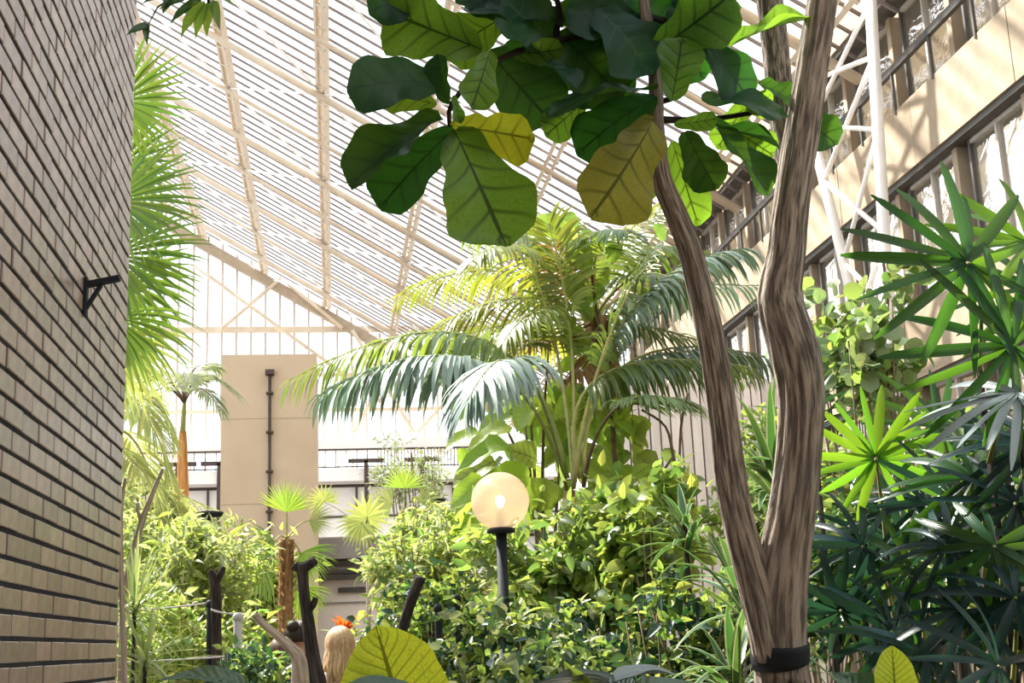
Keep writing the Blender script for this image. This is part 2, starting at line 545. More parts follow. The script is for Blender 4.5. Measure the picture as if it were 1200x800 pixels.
def P_FIDDLE(t):
    pts = [(0, .10), (.06, .34), (.15, .50), (.28, .56), (.42, .66), (.58, .88), (.72, 1.0), (.84, .96), (.92, .78), (.97, .52), (1, .08)]
    for (a, x), (b, y) in zip(pts, pts[1:]):
        if t <= b:
            k = (t - a) / (b - a)
            return x + (y - x) * k
    return 0.05


def leaf_tpl(prof, nu=6, nv=2, fold=0.12, curl=0.15, wave=0.0, seed=0):
    r = random.Random(seed)
    ph = r.random() * 6
    Vs, UV, Fs = [], [], []
    for i in range(nu + 1):
        t = i / nu
        w = 0.5 * prof(t)
        for j in range(nv + 1):
            v = -1 + 2 * j / nv
            z = fold * abs(v) * w - curl * t * t + wave * (abs(v) ** 2) * math.sin(t * 11 + ph + (2.0 if v > 0 else 0)) * 0.5
            edge = 1 + (wave * 0.75 * math.sin(t * 21 + ph * 2 + v * 2) if abs(v) == 1 else 0)
            Vs.append((v * w * edge, t, z))
            UV.append((t, 0.5 + 0.5 * v))
    m = nv + 1
    for i in range(nu):
        for j in range(nv):
            a = i * m + j
            Fs.append((a, a + 1, a + m + 1, a + m))
    return Vs, Fs, UV


def tpl_mesh(name, tpl, mat_):
    g = G()
    g.add(*tpl)
    return g.mesh(name, mat_)


def scatter(name, tpl, pos, X, Y, Z, mat_, parent, base, kind='stuff'):
    """N copies of a template joined into one mesh; pos,X,Y,Z are (N,3) arrays"""
    V = np.array(tpl[0])
    F = np.array(tpl[1], dtype=np.int64)
    UV = np.array(tpl[2], dtype=np.float32)
    n, k = len(pos), len(V)
    W = pos[:, None, :] + V[None, :, 0:1] * X[:, None, :] + V[None, :, 1:2] * Y[:, None, :] + V[None, :, 2:3] * Z[:, None, :]
    W = (W - V3(base)).reshape(-1, 3).astype(np.float32)
    FF = (F[None] + (np.arange(n) * k)[:, None, None]).reshape(-1, 4)
    me = bpy.data.meshes.new(name)
    me.vertices.add(len(W))
    me.vertices.foreach_set('co', W.ravel())
    me.loops.add(FF.size)
    me.loops.foreach_set('vertex_index', FF.ravel().astype(np.int32))
    me.polygons.add(len(FF))
    me.polygons.foreach_set('loop_start', np.arange(0, FF.size, 4, dtype=np.int32))
    me.polygons.foreach_set('loop_total', np.full(len(FF), 4, dtype=np.int32))
    uvl = me.uv_layers.new(name='UVMap')
    uvl.data.foreach_set('uv', np.tile(UV, (n, 1))[FF.ravel()].ravel())
    me.polygons.foreach_set('use_smooth', np.ones(len(FF), dtype=bool))
    me.update(calc_edges=True)
    me.materials.append(mat_)
    o = bpy.data.objects.new(name, me)
    COL.objects.link(o)
    o.parent = parent
    if kind: o['kind'] = kind
    return o


def nrm(A):
    return A / np.maximum(np.linalg.norm(A, axis=1, keepdims=True), 1e-9)


T_OV = leaf_tpl(P_OVATE, 4, 2, 0.25, 0.15)
T_OV2 = leaf_tpl(P_OVATE, 6, 4, 0.2, 0.22, 0.05)
T_LA = leaf_tpl(P_LANCE, 4, 2, 0.25, 0.2)
T_RO = leaf_tpl(P_ROUND, 5, 2, 0.15, 0.1)
T_HE = leaf_tpl(P_HEART, 5, 2, 0.2, 0.2)
T_HE2 = leaf_tpl(P_HEART, 9, 4, 0.2, 0.22, 0.06)
MESH_CACHE = {}


def lmesh(tpl, key, m):
    k = (key, m)
    if k not in MESH_CACHE:
        MESH_CACHE[k] = tpl_mesh('leaf', tpl, M[m])
    return MESH_CACHE[k]


def bush(name, label, cat, px, py, d, rx, ry, tpl, tkey, mats, leaf_px, ratio, n_obj, n_stuff, depth=None, stems=6,
         droop=0.3, group=None, stem_mat='stem_brown', seed=0, hollow=0.35, root=None):
    """a shrub whose crown sits around a point of the scene; leaves near the viewer are objects, the rest one foliage part"""
    r = np.random.default_rng(seed + 100)
    leaf_px *= 0.8
    n_stuff = int(n_stuff * 1.8)
    c = at(px, py, d)
    ax, az = rx * d / FPX, ry * d / FPX
    ay = depth if depth else ax
    base = (c[0], c[1], 0.0) if root is None else root
    T = thing(name, label, cat, base, group)
    total = n_obj + n_stuff
    nc = 22
    cc = nrm(r.normal(size=(nc, 3))) * (0.25 + 0.75 * r.random((nc, 1)))
    cs = 0.16 + 0.26 * r.random(nc)
    pick = r.integers(nc, size=total)
    q = cc[pick] + nrm(r.normal(size=(total, 3))) * (r.random((total, 1)) ** 0.45) * cs[pick][:, None] * 1.25
    spr = r.random(total) < 0.08
    q[spr] *= 1.0 + 0.35 * r.random((spr.sum(), 1))
    pos = c + q * np.array([ax, ay, az])
    pos[:, 2] = np.maximum(pos[:, 2], 0.12)
    axis = nrm(q * np.array([1, 1, 0.5]) + r.normal(size=(total, 3)) * 0.95 + np.array([0, 0, -droop]))
    n0 = nrm(np.array([0, 0, 1.0]) + r.normal(size=(total, 3)) * 1.05 + q * 0.4)
    X = nrm(np.cross(axis, n0))
    Z = np.cross(X, axis)
    L = leaf_px * d / FPX * (0.5 + 0.75 * r.random(total))
    order = np.argsort((pos - EYE) @ FW)
    io, ist = order[:n_obj], order[n_obj:]
    me = [lmesh(tpl, tkey, m) for m in mats]
    for k in io:
        w = L[k] * ratio
        Mx = Matrix(((X[k, 0] * w, axis[k, 0] * L[k], Z[k, 0] * L[k], pos[k, 0]),
                     (X[k, 1] * w, axis[k, 1] * L[k], Z[k, 1] * L[k], pos[k, 1]),
                     (X[k, 2] * w, axis[k, 2] * L[k], Z[k, 2] * L[k], pos[k, 2]), (0, 0, 0, 1)))
        inst('leaf', me[int(r.integers(len(me)))], T, Mx, base)
    if len(ist):
        sel = r.integers(len(mats), size=len(ist))
        for mi, mm in enumerate(mats):
            kk = ist[sel == mi]
            if len(kk):
                scatter('foliage', tpl, pos[kk], X[kk] * (L[kk] * ratio)[:, None], axis[kk] * L[kk][:, None], Z[kk] * L[kk][:, None], M[mm], T, base)
    for s in range(stems * 2):
        e = c + nrm(r.normal(size=(1, 3)))[0] * np.array([ax, ay, az]) * 0.75
        b0 = V3(base) + np.array([r.normal() * 0.06, r.normal() * 0.06, 0])
        midp = (b0 + e) / 2 + np.array([r.normal(), r.normal(), 0]) * 0.12 * ax
        rad = max(0.006, 0.0035 * d / 6 + 0.003)
        g = G()
        pts = [b0 * (1 - t) ** 2 + 2 * midp * t * (1 - t) + e * t * t for t in np.linspace(0, 1, 7)]
        g.tube(pts, list(np.linspace(rad * 1.6, rad * 0.6, 7)), 6)
        g.obj('stem', M[stem_mat], T, base)
    return T


def bez(P0, P1, P2, n):
    P0, P1, P2 = V3(P0), V3(P1), V3(P2)
    return [P0 * (1 - t) ** 2 + 2 * P1 * t * (1 - t) + P2 * t * t for t in np.linspace(0, 1, n)]


def pinnate(T, base, P0, P1, P2, nl, L, w, m, rm, start=0.25, droop=0.9, lift=0.15, fwd=0.55, rad=0.012, seed=0, vee=0.0, segs=4):
    """a feather palm frond: the rachis is the part, its leaflets one sub-part"""
    r = random.Random(seed)
    pts = bez(P0, P1, P2, 15)
    g = G()
    g.tube(pts, list(np.linspace(rad, rad * 0.25, 15)), 6)
    fr = g.obj('frond', M[rm], T, base)
    lf = G()
    P0, P1, P2 = V3(P0), V3(P1), V3(P2)
    for i in range(nl):
        t = start + (1 - start) * (i + 0.5) / nl
        p = P0 * (1 - t) ** 2 + 2 * P1 * t * (1 - t) + P2 * t * t
        tg = unit(2 * (P1 - P0) * (1 - t) + 2 * (P2 - P1) * t)
        sd = np.cross(tg, (0, 0, 1))
        sd = unit(sd) if np.linalg.norm(sd) > 0.05 else np.array([1.0, 0, 0])
        upv = np.cross(sd, tg)
        k = (t - start) / (1 - start)
        ll = L * (0.45 + 0.55 * math.sin(math.pi * min(1, 0.18 + 0.80 * k))) * (0.9 + 0.2 * r.random())
        for s in (-1, 1):
            d = sd * s * (1 - 0.35 * k) + tg * (fwd + 0.5 * k) + upv * lift + V3([r.gauss(0, .05) for _ in range(3)])
            lf.strip(p, d, tg, ll, w, P_LANCE, droop * (0.85 + 0.3 * r.random()), segs, 0.25)
    lf.obj('leaflets', M[m], fr, base, kind='stuff')
    return fr


def fan(T, base, P0, hub, D, Nn, R, nseg, spread, m, rm, split=0.5, droop=0.5, seed=0, rad=0.012, sag=0.1):
    """a palmate frond: petiole as part, pleated blade with split tips as sub-part"""
    r = random.Random(seed)
    P0, hub = V3(P0), V3(hub)
    midp = (P0 + hub) / 2 + np.array([0, 0, sag])
    g = G()
    g.tube(bez(P0, midp, hub, 8), list(np.linspace(rad, rad * 0.6, 8)), 6)
    fr = g.obj('frond', M[rm], T, base)
    D = unit(D)
    Nn = V3(Nn)
    Nn = unit(Nn - D * np.dot(D, Nn))
    Sd = np.cross(D, Nn)
    bl = G()
    for i in range(nseg):
        th = -spread / 2 + spread * (i + 0.5) / nseg
        dth = spread / nseg
        d = D * math.cos(th) + Sd * math.sin(th)
        sd = -D * math.sin(th) + Sd * math.cos(th)
        Ri = R * (0.82 + 0.18 * math.cos(th * 0.6)) * (0.93 + 0.14 * r.random())
        wmax = 2 * Ri * split * math.tan(dth / 2) * 1.04
        prof = lambda t: max(0.05, t / split if t < split else 1 - (t - split) / (1 - split) * 0.96)
        bl.strip(hub, d + Nn * (0.10 if i % 2 else 0.04), sd, Ri, wmax, prof, droop * (0.8 + 0.4 * r.random()), 8, 0.4)
    bl.obj('fan_blade', M[m], fr, base)
    return fr


def px_tube(g, pts, d, n=10, bump=0.0, cap=True):
    """pts: (x, y, width_px[, depth offset]) -> tapering tube at depth d"""
    P, Rr = [], []
    for q in pts:
        dd = d + (q[3] if len(q) > 3 else 0)
        P.append(at(q[0], q[1], dd))
        Rr.append(q[2] * dd / FPX / 2)
    g.tube(P, Rr, n, cap, bump)
    return P


def smooth_path(pts, k=4):
    A = np.array([list(p) + [0] * (4 - len(p)) for p in pts], dtype=float)
    out = []
    n = len(A)
    for i in range(n - 1):
        p0, p1, p2, p3 = A[max(i - 1, 0)], A[i], A[i + 1], A[min(i + 2, n - 1)]
        for j in range(k):
            t = j / k
            out.append(0.5 * (2 * p1 + (p2 - p0) * t + (2 * p0 - 5 * p1 + 4 * p2 - p3) * t * t + (3 * p1 - p0 - 3 * p2 + p3) * t ** 3))
    out.append(A[-1])
    return [tuple(o) for o in out]

# ================================================================== the setting
# ---- floor: planting soil with a paved path
g = G().box((-16, -5.5, -0.3), (24, 70, 0.0))
o = g.obj('floor', M['soil'], smooth=False); o['kind'] = 'structure'
g = G().box((-0.9, -5, 0.0), (0.9, 30, 0.04))
o = g.obj('floor_path', M['paving'], smooth=False); o['kind'] = 'structure'

# ---- brick wall on the left: recessed dark joints, bricks one by one
WX, WY1, WZ = -0.93, 5.87, 7.0
wl = shell('wall_left', (WX, WY1, 0))
G().box((-7.0, -5.0, 0.0), (WX - 0.0045, WY1 - 0.012, WZ)).obj('mortar_core', M['mortar'], wl, (WX, WY1, 0), smooth=False)
BL, BH = 0.2215, 0.0752


def brick_geo():
    l, h, t, c = 0.2080, 0.0605, 0.10, 0.0025
    Vs = [(-t, 0, 0), (-t, l, 0), (-t, l, h), (-t, 0, h), (-c, 0, 0), (-c, l, 0), (-c, l, h), (-c, 0, h),
          (0, c, c), (0, l - c, c), (0, l - c, h - c), (0, c, h - c)]
    Fs = [(8, 9, 10, 11), (4, 5, 9, 8), (5, 6, 10, 9), (6, 7, 11, 10), (7, 4, 8, 11), (0, 1, 5, 4), (1, 2, 6, 5), (2, 3, 7, 6), (3, 0, 4, 7)]
    return Vs, Fs


bV, bF = brick_geo()
gb = G(); gb.add(bV, bF)
brick_me = gb.mesh('brick', M['brick'], smooth=False)
cells = []
for kz in range(0, 92):
    z = 0.02 + kz * BH
    off = 0.0 if kz % 2 else BL / 2
    for ky in range(0, 49):
        y1 = WY1 - ky * BL - off
        if y1 - BL < -5: continue
        c = np.array([WX, y1 - BL / 2, z + BH / 2])
        v = c - EYE
        dd = v @ FW
        vis = False
        if dd > 0.5:
            x, y = 600 + FPX * (v @ RT) / dd, 400 - FPX * (v @ UP) / dd
            vis = -8 < x and -10 < y < 812
        cells.append((0 if vis else 1, dd, y1, z))
cells.sort()
stuff = G()
for i, (iv, dd, y1, z) in enumerate(cells):
    jx, jz = random.uniform(-0.0025, 0.002), random.uniform(-0.001, 0.001)
    if i < 300 and iv == 0:
        inst('brick', brick_me, wl, Matrix.Translation((WX + jx, y1 - 0.2140, z + jz)), (WX, WY1, 0))
    else:
        stuff.add([(WX + jx + a, y1 - 0.2140 + b, z + jz + c) for a, b, c in bV], bF)
# half bricks closing the end of every other course
half = G()
for kz in range(0, 92):
    if kz % 2 == 0:
        z = 0.02 + kz * BH
        half.add([(WX + a, WY1 - BL / 2 + b * 0.485, z + c) for a, b, c in bV], bF)
half.obj('closer_bricks', M['brick'], wl, (WX, WY1, 0), smooth=False, kind='stuff')
stuff.obj('brickwork', M['brick'], wl, (WX, WY1, 0), smooth=False, kind='stuff')

# ---- wall behind the viewer (concrete), the conservatory is closed there
G().box((-7, -5.6, 0), (14, -5.0, 9)).obj('wall_back', M['concrete'], smooth=False)['kind'] = 'structure'

# ---- facade on the right: concrete spandrels, recessed glazing, hand rail
FX = 10.0
wr = shell('wall_right', (FX, 4, 0))
wb = (FX, 4, 0)
FY0, FY1 = 3.0, 43.0
G().box((FX + 0.9, FY0, 0), (FX + 1.3, FY1, 13.6)).obj('inner_wall', M['curtain'], wr, wb, smooth=False)
for (z0, z1) in ((2.2, 3.4), (5.75, 6.95), (9.35, 10.57), (12.85, 13.7)):
    y = FY0
    while y < FY1 - 0.1:
        y2 = min(y + 3.33, FY1)
        j = random.uniform(-0.006, 0.006)
        gp = G().box((FX + j, y + 0.008, z0), (FX + 0.42, y2 - 0.008, z1))
        gp.obj('spandrel_panel', M['concrete'], wr, wb, smooth=False)
        y = y2
    G().box((FX + 0.05, FY0, z0 - 0.10), (FX + 0.5, FY1, z0)).obj('soffit_shadow_strip', M['dark_frame'], wr, wb, smooth=False)  # dark strip painted in for the shadow line under the parapet
BAY = 2.22
for (z0, z1, xr) in ((0.0, 2.1, 0.3), (3.4, 5.65, 0.3), (6.95, 9.25, 0.3), (10.57, 12.75, 0.5)):
    y = 3.28
    while y < FY1 - 0.5:
        xa = FX + xr
        for (a, b) in ((0.0, 0.86), (0.86, 1.72)):
            G().box((xa + 0.02, y + a + 0.03, z0 + 0.04), (xa + 0.04, y + b - 0.03, z1 - 0.04)).obj('window_pane', M['window'], wr, wb, smooth=False)
        for a in (0.0, 0.86, 1.72):
            G().box((xa - 0.04, y + a - 0.03, z0), (xa + 0.06, y + a + 0.03, z1)).obj('mullion', M['dark_frame' if a != 0.86 else 'pale_frame'], wr, wb, smooth=False)
        G().box((xa - 0.03, y, z1 - 0.07), (xa + 0.06, y + 1.72, z1)).obj('window_head', M['pale_frame'], wr, wb, smooth=False)
        gs = G().box((xa + 0.25, y + 1.76, z0), (xa + 0.3, y + BAY - 0.05, z1))
        gs.obj('slot_panel', M['curtain'], wr, wb, smooth=False)
        G().box((xa - 0.1, y + 2.02, z0), (xa + 0.3, y + BAY - 0.04, z1)).obj('pier', M['concrete'], wr, wb, smooth=False)
        y += BAY
G().box((FX - 0.04, FY0, 11.27), (FX + 0.05, FY1, 11.40)).obj('hand_rail', M['dark_frame'], wr, wb, smooth=False)
y = 3.9
while y < FY1:
    G().bar((FX + 0.0, y, 10.5), (FX + 0.0, y, 11.3), 0.05, 0.05, (0, 1, 0)).obj('rail_post', M['dark_frame'], wr, wb, smooth=False)
    y += 1.48

# ---- the glazed roof: H above the eye = 17.1 - 0.6 x
def rz(x):
    return 18.7 - 0.6 * x


ce = shell('ceiling', (0, 30, 18.7))
cb = (0, 30, 18.7)
BEAMS = [-16.1, -12.9, -9.7, -6.5, -3.4, -0.25, 2.95, 6.15, 9.35]
RY0, RY1 = -6.0, 64.0
ux = unit((1, 0, -0.6))
nz = unit((0.6, 0, 1))
for bx in BEAMS:
    for s in (-0.10, 0.10):
        G().bar((bx + s, RY0, rz(bx + s) - 0.28), (bx + s, RY1, rz(bx + s) - 0.28), 0.085, 0.30, nz).obj('purlin', M['cream_steel'], ce, cb, smooth=False)
    lat = G()
    yy = 20.0
    while yy < RY1 - 1:
        lat.bar((bx, yy, rz(bx) - 0.42), (bx, yy + 0.12, rz(bx) - 0.42), 0.30, 0.05, nz)
        yy += 1.3
    lat.obj('purlin_battens', M['cream_steel'], ce, cb, smooth=False, kind='stuff')
BS = 0.64
extra = G()
yb = RY0
kb = 0
while yb <= RY1:
    a, b = (-17.0, yb, rz(-17.0) + 0.02), (10.3, yb, rz(10.3) + 0.02)
    g_ = G().bar(a, b, 0.055, 0.06, nz)
    if yb > 22:
        g_.obj('glazing_bar', M['bar_steel'], ce, cb, smooth=False)
    else:
        extra.add(g_.V, g_.F)
    yb += BS
extra.obj('glazing_bars_overhead', M['bar_steel'], ce, cb, smooth=False, kind='stuff')
# panes
pane_far = G()
yb = RY0
while yb < RY1 - 0.1:
    for (x0, x1) in ((-17, -9.7), (-9.7, -3.4), (-3.4, 2.95), (2.95, 10.2)):
        a, b = V3((x0 + 0.03, yb + BS / 2, rz(x0 + 0.03) + 0.05)), V3((x1 - 0.03, yb + BS / 2, rz(x1 - 0.03) + 0.05))
        g_ = G().bar(a, b, BS - 0.05, 0.012, nz)
        if yb > 27 and x0 > -10:
            g_.obj('roof_pane', M['roof_glass'], ce, cb, smooth=False)
        else:
            pane_far.add(g_.V, g_.F)
    yb += BS
pane_far.obj('roof_panes_overhead', M['roof_glass'], ce, cb, smooth=False, kind='stuff')
# transverse rafters and wind bracing
yr = 10.4
while yr < RY1 + 0.5:
    G().tube([(-17, yr, rz(-17) - 0.62), (10.2, yr, rz(10.2) - 0.62)], 0.115 if int((yr - 10.4) / 3.84 + .5) % 2 else 0.075, 8).obj('rafter', M['cream_steel'], ce, cb)
    k = 0
    for b0, b1 in zip(BEAMS, BEAMS[1:]):
        if yr > 20 and b0 > -10:
            p, q = (b0, yr, rz(b0) - 0.5), (b1, yr + 3.84, rz(b1) - 0.5)
            if (k + int(yr / 3.84)) % 2:
                p, q = (b0, yr + 3.84, rz(b0) - 0.5), (b1, yr, rz(b1) - 0.5)
            G().tube([p, q], 0.035, 5).obj('tie_rod', M['white_steel'], ce, cb)
        k += 1
    yr += 3.84

# ---- glazed end wall
we = shell('wall_far', (0, 64, 0))
web = (0, 64, 0)
xx = -12.0
while xx < 10:
    G().box((xx - 0.05, 64.0, 9.0), (xx + 0.05, 64.14, rz(xx))).obj('mullion', M['pale_frame'], we, web, smooth=False)
    x2 = xx + 0.72
    G().add([(xx, 64.06, 9.0), (x2, 64.06, 9.0), (x2, 64.06, rz(x2)), (xx, 64.06, rz(xx))], [(0, 1, 2, 3)]).obj('end_pane', M['roof_glass'], we, web, smooth=False)
    xx = x2
for z, h in ((17.3, 0.30), (15.0, 0.16), (13.2, 0.16)):
    G().box((-12, 63.85, z), (10, 64.05, z + h)).obj('transom', M['cream_steel'], we, web, smooth=False)
G().bar((-12, 63.8, rz(-12) - 0.7), (10, 63.8, rz(10) - 0.7), 0.5, 0.45, nz).obj('verge_beam', M['concrete'], we, web, smooth=False)
for (xa, za, xb, zb) in ((-7.0, 20.8, 2.5, 13.5), (-5.5, 17.4, -2.6, 20.0), (0.5, 17.4, -2.4, 19.9), (1.0, 12.0, 4.0, 17.3), (4.0, 12.0, 1.0, 17.3), (4.2, 12, 7.0, 15)):
    G().tube([(xa, 63.5, za), (xb, 63.5, zb)], 0.10, 6).obj('brace', M['cream_steel'], we, web)
# gallery building in front of the end wall
for (z0, z1, y0, mm) in ((10.9, 11.5, 61.9, 'render'), (9.35, 9.95, 61.2, 'render'), (6.75, 7.1, 61.4, 'render'), (3.4, 4.6, 61.5, 'concrete')):
    G().box((-14, y0, z0), (12, 63.4, z1)).obj('slab', M[mm], we, web, smooth=False)
for (z0, z1) in ((7.1, 9.35), (4.6, 6.75), (0, 3.4)):
    G().box((-14, 62.6, z0), (12, 62.9, z1)).obj('gallery_wall', M['render'], we, web, smooth=False)
    xx = -13.0
    while xx < 11:
        G().box((xx - 0.05, 62.5, z0), (xx + 0.05, 62.62, z1)).obj('window_post', M['dark_frame'], we, web, smooth=False)
        xx += 2.35
    G().box((-14, 62.48, z1 - 0.13), (12, 62.62, z1)).obj('head_line', M['pipe'], we, web, smooth=False)
    G().box((-14, 62.5, z0 + 0.65), (12, 62.62, z0 + 0.75)).obj('transom', M['dark_frame'], we, web, smooth=False)
G().box((-14, 61.3, 10.84), (12, 61.38, 10.92)).obj('gallery_rail', M['pipe'], we, web, smooth=False)
G().box((-14, 61.3, 10.02), (12, 61.36, 10.07)).obj('gallery_rail', M['pipe'], we, web, smooth=False)
xx = -10.0
while xx < 6:
    G().box((xx, 61.31, 9.95), (xx + 0.035, 61.36, 10.86)).obj('baluster', M['pipe'], we, web, smooth=False)
    xx += 0.16 if (xx > 2.0 or -5.5 < xx < -3.5) else 0.5
for xx in (-7.2, -5.3, 1.55, 4.2):
    G().box((xx - 0.1, 61.0, 7.1), (xx + 0.1, 61.2, 10.3)).obj('tee_post', M['pipe'], we, web, smooth=False)
    G().box((xx - 0.85, 61.0, 10.2), (xx + 0.85, 61.2, 10.38)).obj('tee_head', M['pipe'], we, web, smooth=False)

# ---- bridge with dark louvres in the middle distance
br = shell('wall_bridge', (1.0, 44, 0))
bb = (1.0, 44, 0)
zt = lambda y: at(420, y, 44)[2]
xl, xr = at(300, 640, 44)[0], at(462, 640, 44)[0]
G().box((xl, 43.4, zt(657)), (xr, 46, zt(633))).obj('deck', M['concrete_grey'], br, bb, smooth=False)
for (y0, y1) in ((658, 664), (669, 673), (675, 680)):
    G().box((xl, 43.8, zt(y1)), (xr, 44.2, zt(y0))).obj('louvre', M['dark_frame'], br, bb, smooth=False)
G().box((xl, 44.3, zt(760)), (xr, 46, zt(657))).obj('bridge_wall', M['render'], br, bb, smooth=False)
G().box((at(396, 690, 44)[0], 44.1, zt(695)), (at(428, 690, 44)[0], 44.3, zt(689))).obj('vent_slot', M['dark_frame'], br, bb, smooth=False)
G().box((xl, 44.2, zt(707)), (xr, 44.3, zt(705.5))).obj('joint_line', M['concrete_grey'], br, bb, smooth=False)
G().box((xl, 44.3, 0), (xr, 46, zt(760))).obj('bridge_base', M['render'], br, bb, smooth=False)

# ---- concrete tower with a drain pipe
D_T = 40.0
p0, p1 = at(258.5, 600, D_T), at(372, 600, D_T)
tz = at(315, 405, D_T)[2]
tb = (float((p0[0] + p1[0]) / 2), 40.4, 0)
tw = shell('wall_tower', tb)
y0 = float(at(315, 600, D_T)[1])
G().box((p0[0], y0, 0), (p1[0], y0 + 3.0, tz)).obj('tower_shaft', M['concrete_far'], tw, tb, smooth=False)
for zz in (3.4, 6.1, 8.8):
    G().box((p0[0] - 0.004, y0 - 0.006, zz), (p1[0] + 0.004, y0 + 0.05, zz + 0.02)).obj('formwork_line', M['concrete'], tw, tb, smooth=False)
pp = at(315, 500, D_T)
zp0, zp1 = at(315, 625, D_T)[2], at(315, 432, D_T)[2]
G().tube([(pp[0], y0 - 0.12, 0.1), (pp[0], y0 - 0.12, zp1)], 0.05, 8).obj('drain_pipe', M['pipe'], tw, tb)
G().box((pp[0] - 0.14, y0 - 0.24, zp1), (pp[0] + 0.14, y0, zp1 + 0.16)).obj('pipe_head', M['pipe'], tw, tb, smooth=False)
for k in range(4):
    zz = zp0 + (zp1 - zp0) * (k + 0.5) / 4
    G().box((pp[0] - 0.11, y0 - 0.2, zz), (pp[0] + 0.11, y0, zz + 0.06)).obj('pipe_clip', M['pipe'], tw, tb, smooth=False)

# ---- pale boarded screen wall between the palms and the facade
sd = 17.5
sbp = at(840, 620, sd)
swb = (float(sbp[0]), float(sbp[1]), 0)
sw = shell('wall_boarded', swb)
M['board'] = surf_mat('pale_board', (0.72, 0.61, 0.55), (0.88, 0.80, 0.75), 3, 0.8, 0.1, stretch=(5, 5, 0.3), var=0.3)
xa, xb = float(at(728, 520, sd)[0]), float(at(985, 520, sd)[0])
ztop = float(at(800, 436, sd)[2])
nb = 20
G().box((xa, swb[1] + .06, 0), (xb, swb[1] + .12, ztop - .05)).obj('backing', M['pipe'], sw, swb, smooth=False)
for k in range(nb):
    x0 = xa + (xb - xa) * k / nb
    x1 = xa + (xb - xa) * (k + 1) / nb
    j = random.uniform(-.012, .012)
    G().box((x0 + .012, swb[1] + j, .02), (x1 - .012, swb[1] + .06 + j, ztop + random.uniform(-.03, .03))).obj('board', M['board'], sw, swb, smooth=False)

# ---- white lattice masts in front of the facade
def mast(label, ya, yb, zlo, lean, group=None):
    X = 9.4
    base = (X, ya, 0)
    T = thing('lattice_mast', label, 'mast', base, group)
    top = rz(X) - 0.6
    c1 = lambda z: V3((X, ya + (z - 8) * -0.115, z))
    c2 = lambda z: V3((X, yb + (z - 8) * lean, z))
    G().tube([c1(0), c1(top)], 0.105, 10).obj('column', M['white_steel'], T, base)
    G().tube([c2(zlo), c2(top)], 0.10, 10).obj('chord', M['white_steel'], T, base)
    lev = [zlo + 0.3, 8.2, 10.0, 11.3, 12.3]
    for i, (z0, z1) in enumerate(zip(lev, lev[1:])):
        if z1 > top: break
        p, q = (c1(z0), c2(z1)) if i % 2 else (c2(z0), c1(z1))
        G().tube([p, q], 0.05, 8).obj('brace', M['white_steel'], T, base)
        p, q = (c2(z0), c1(z1)) if i % 2 else (c1(z0), c2(z1))
        G().tube([p, q], 0.045, 8).obj('brace', M['white_steel'], T, base)
    G().tube([c1(zlo + 0.3), c2(zlo + 0.3)], 0.05, 8).obj('brace', M['white_steel'], T, base)
    return T


mast('white tubular lattice mast in front of the concrete facade windows', 19.93, 21.65, 6.6, 0.3)

# ================================================================== the fiddle-leaf fig
DF = 3.8
fb = at(915, 760, DF)
fbase = (float(fb[0]), float(fb[1]), 0.0)
FIG = thing('fiddle_leaf_fig', 'forked fiddle-leaf fig tree with furrowed grey-brown bark and big lobed leaves', 'tree', fbase)
g = G()
main = [(916, 800, 63), (914, 760, 60), (914, 705, 62), (920, 645, 58), (930, 580, 54), (937, 510, 52), (938, 455, 54), (930, 408, 58),
        (917, 365, 54), (914, 340, 50), (921, 300, 44), (926, 250, 42), (933, 200, 41), (940, 150, 40), (948, 100, 38), (956, 50, 36), (964, 0, 34), (975, -70, 32)]
P = px_tube(G(), [(916, 800, 63)], DF) if False else None
path = smooth_path(main, 4)
pts, rad = [], []
pts.append(V3((fbase[0], fbase[1], 0.0))); rad.append(0.11)
pts.append(V3((fbase[0], fbase[1], 0.7))); rad.append(0.088)
for q in path:
    pts.append(at(q[0], q[1], DF)); rad.append(q[2] * DF / FPX / 2)
g.tube(pts, rad, 56, True, 0.03)
TR = g.obj('trunk', M['bark'], FIG, fbase)
left = [(905, 770, 44), (893, 715, 42), (878, 660, 40), (864, 605, 37), (856, 560, 36), (850, 510, 34), (843, 455, 33), (834, 400, 32), (822, 345, 30),
        (808, 290, 28, -.02), (790, 245, 26, -.04), (774, 205, 24, -.06), (769, 150, 19, -.08), (768, 90, 16, -.1), (757, 20, 13, -.1), (745, -50, 10, -.1)]
g = G(); px_tube(g, smooth_path(left, 4), DF - 0.02, 48, 0.03)
g.obj('branch', M['bark'], FIG, fbase)
g = G(); px_tube(g, smooth_path([(925, 235, 30, .05), (920, 170, 30, .12), (914, 110, 30, .16), (908, 50, 31, .2), (898, -20, 30, .22), (880, -90, 28, .25)], 4), DF, 44, 0.03)
g.obj('branch', M['bark'], FIG, fbase)
for twig in ([(757, 20, 11, -.1), (690, 40, 9, -.1), (620, 55, 8, -.15), (570, 80, 7, -.2), (530, 120, 6, -.2), (527, 148, 5, -.2)],
             [(768, 120, 10, -.1), (778, 118, 8, -.1), (790, 115, 6, -.12)], [(768, 140, 10, -.1), (830, 140, 7, -.05), (905, 128, 5, 0)],
             [(757, 20, 10, -.1), (800, 30, 7, -.1), (850, 52, 5, -.1)], [(650, 45, 8, -.12), (655, 10, 7, -.1), (640, -40, 6, -.1)]):
    g = G(); px_tube(g, smooth_path(twig, 3), DF, 8)
    g.obj('twig', M['bark_dark'], FIG, fbase)
# black strap round the trunk
g = G()
sp = [(914 + 0.0, 752, 68), (914, 758, 69), (914, 772, 69), (915, 778, 68)]
px_tube(g, sp, DF, 22, 0.0)
st = g.obj('strap', M['black'], FIG, fbase); st['label'] = 'dark strap bound round the trunk'

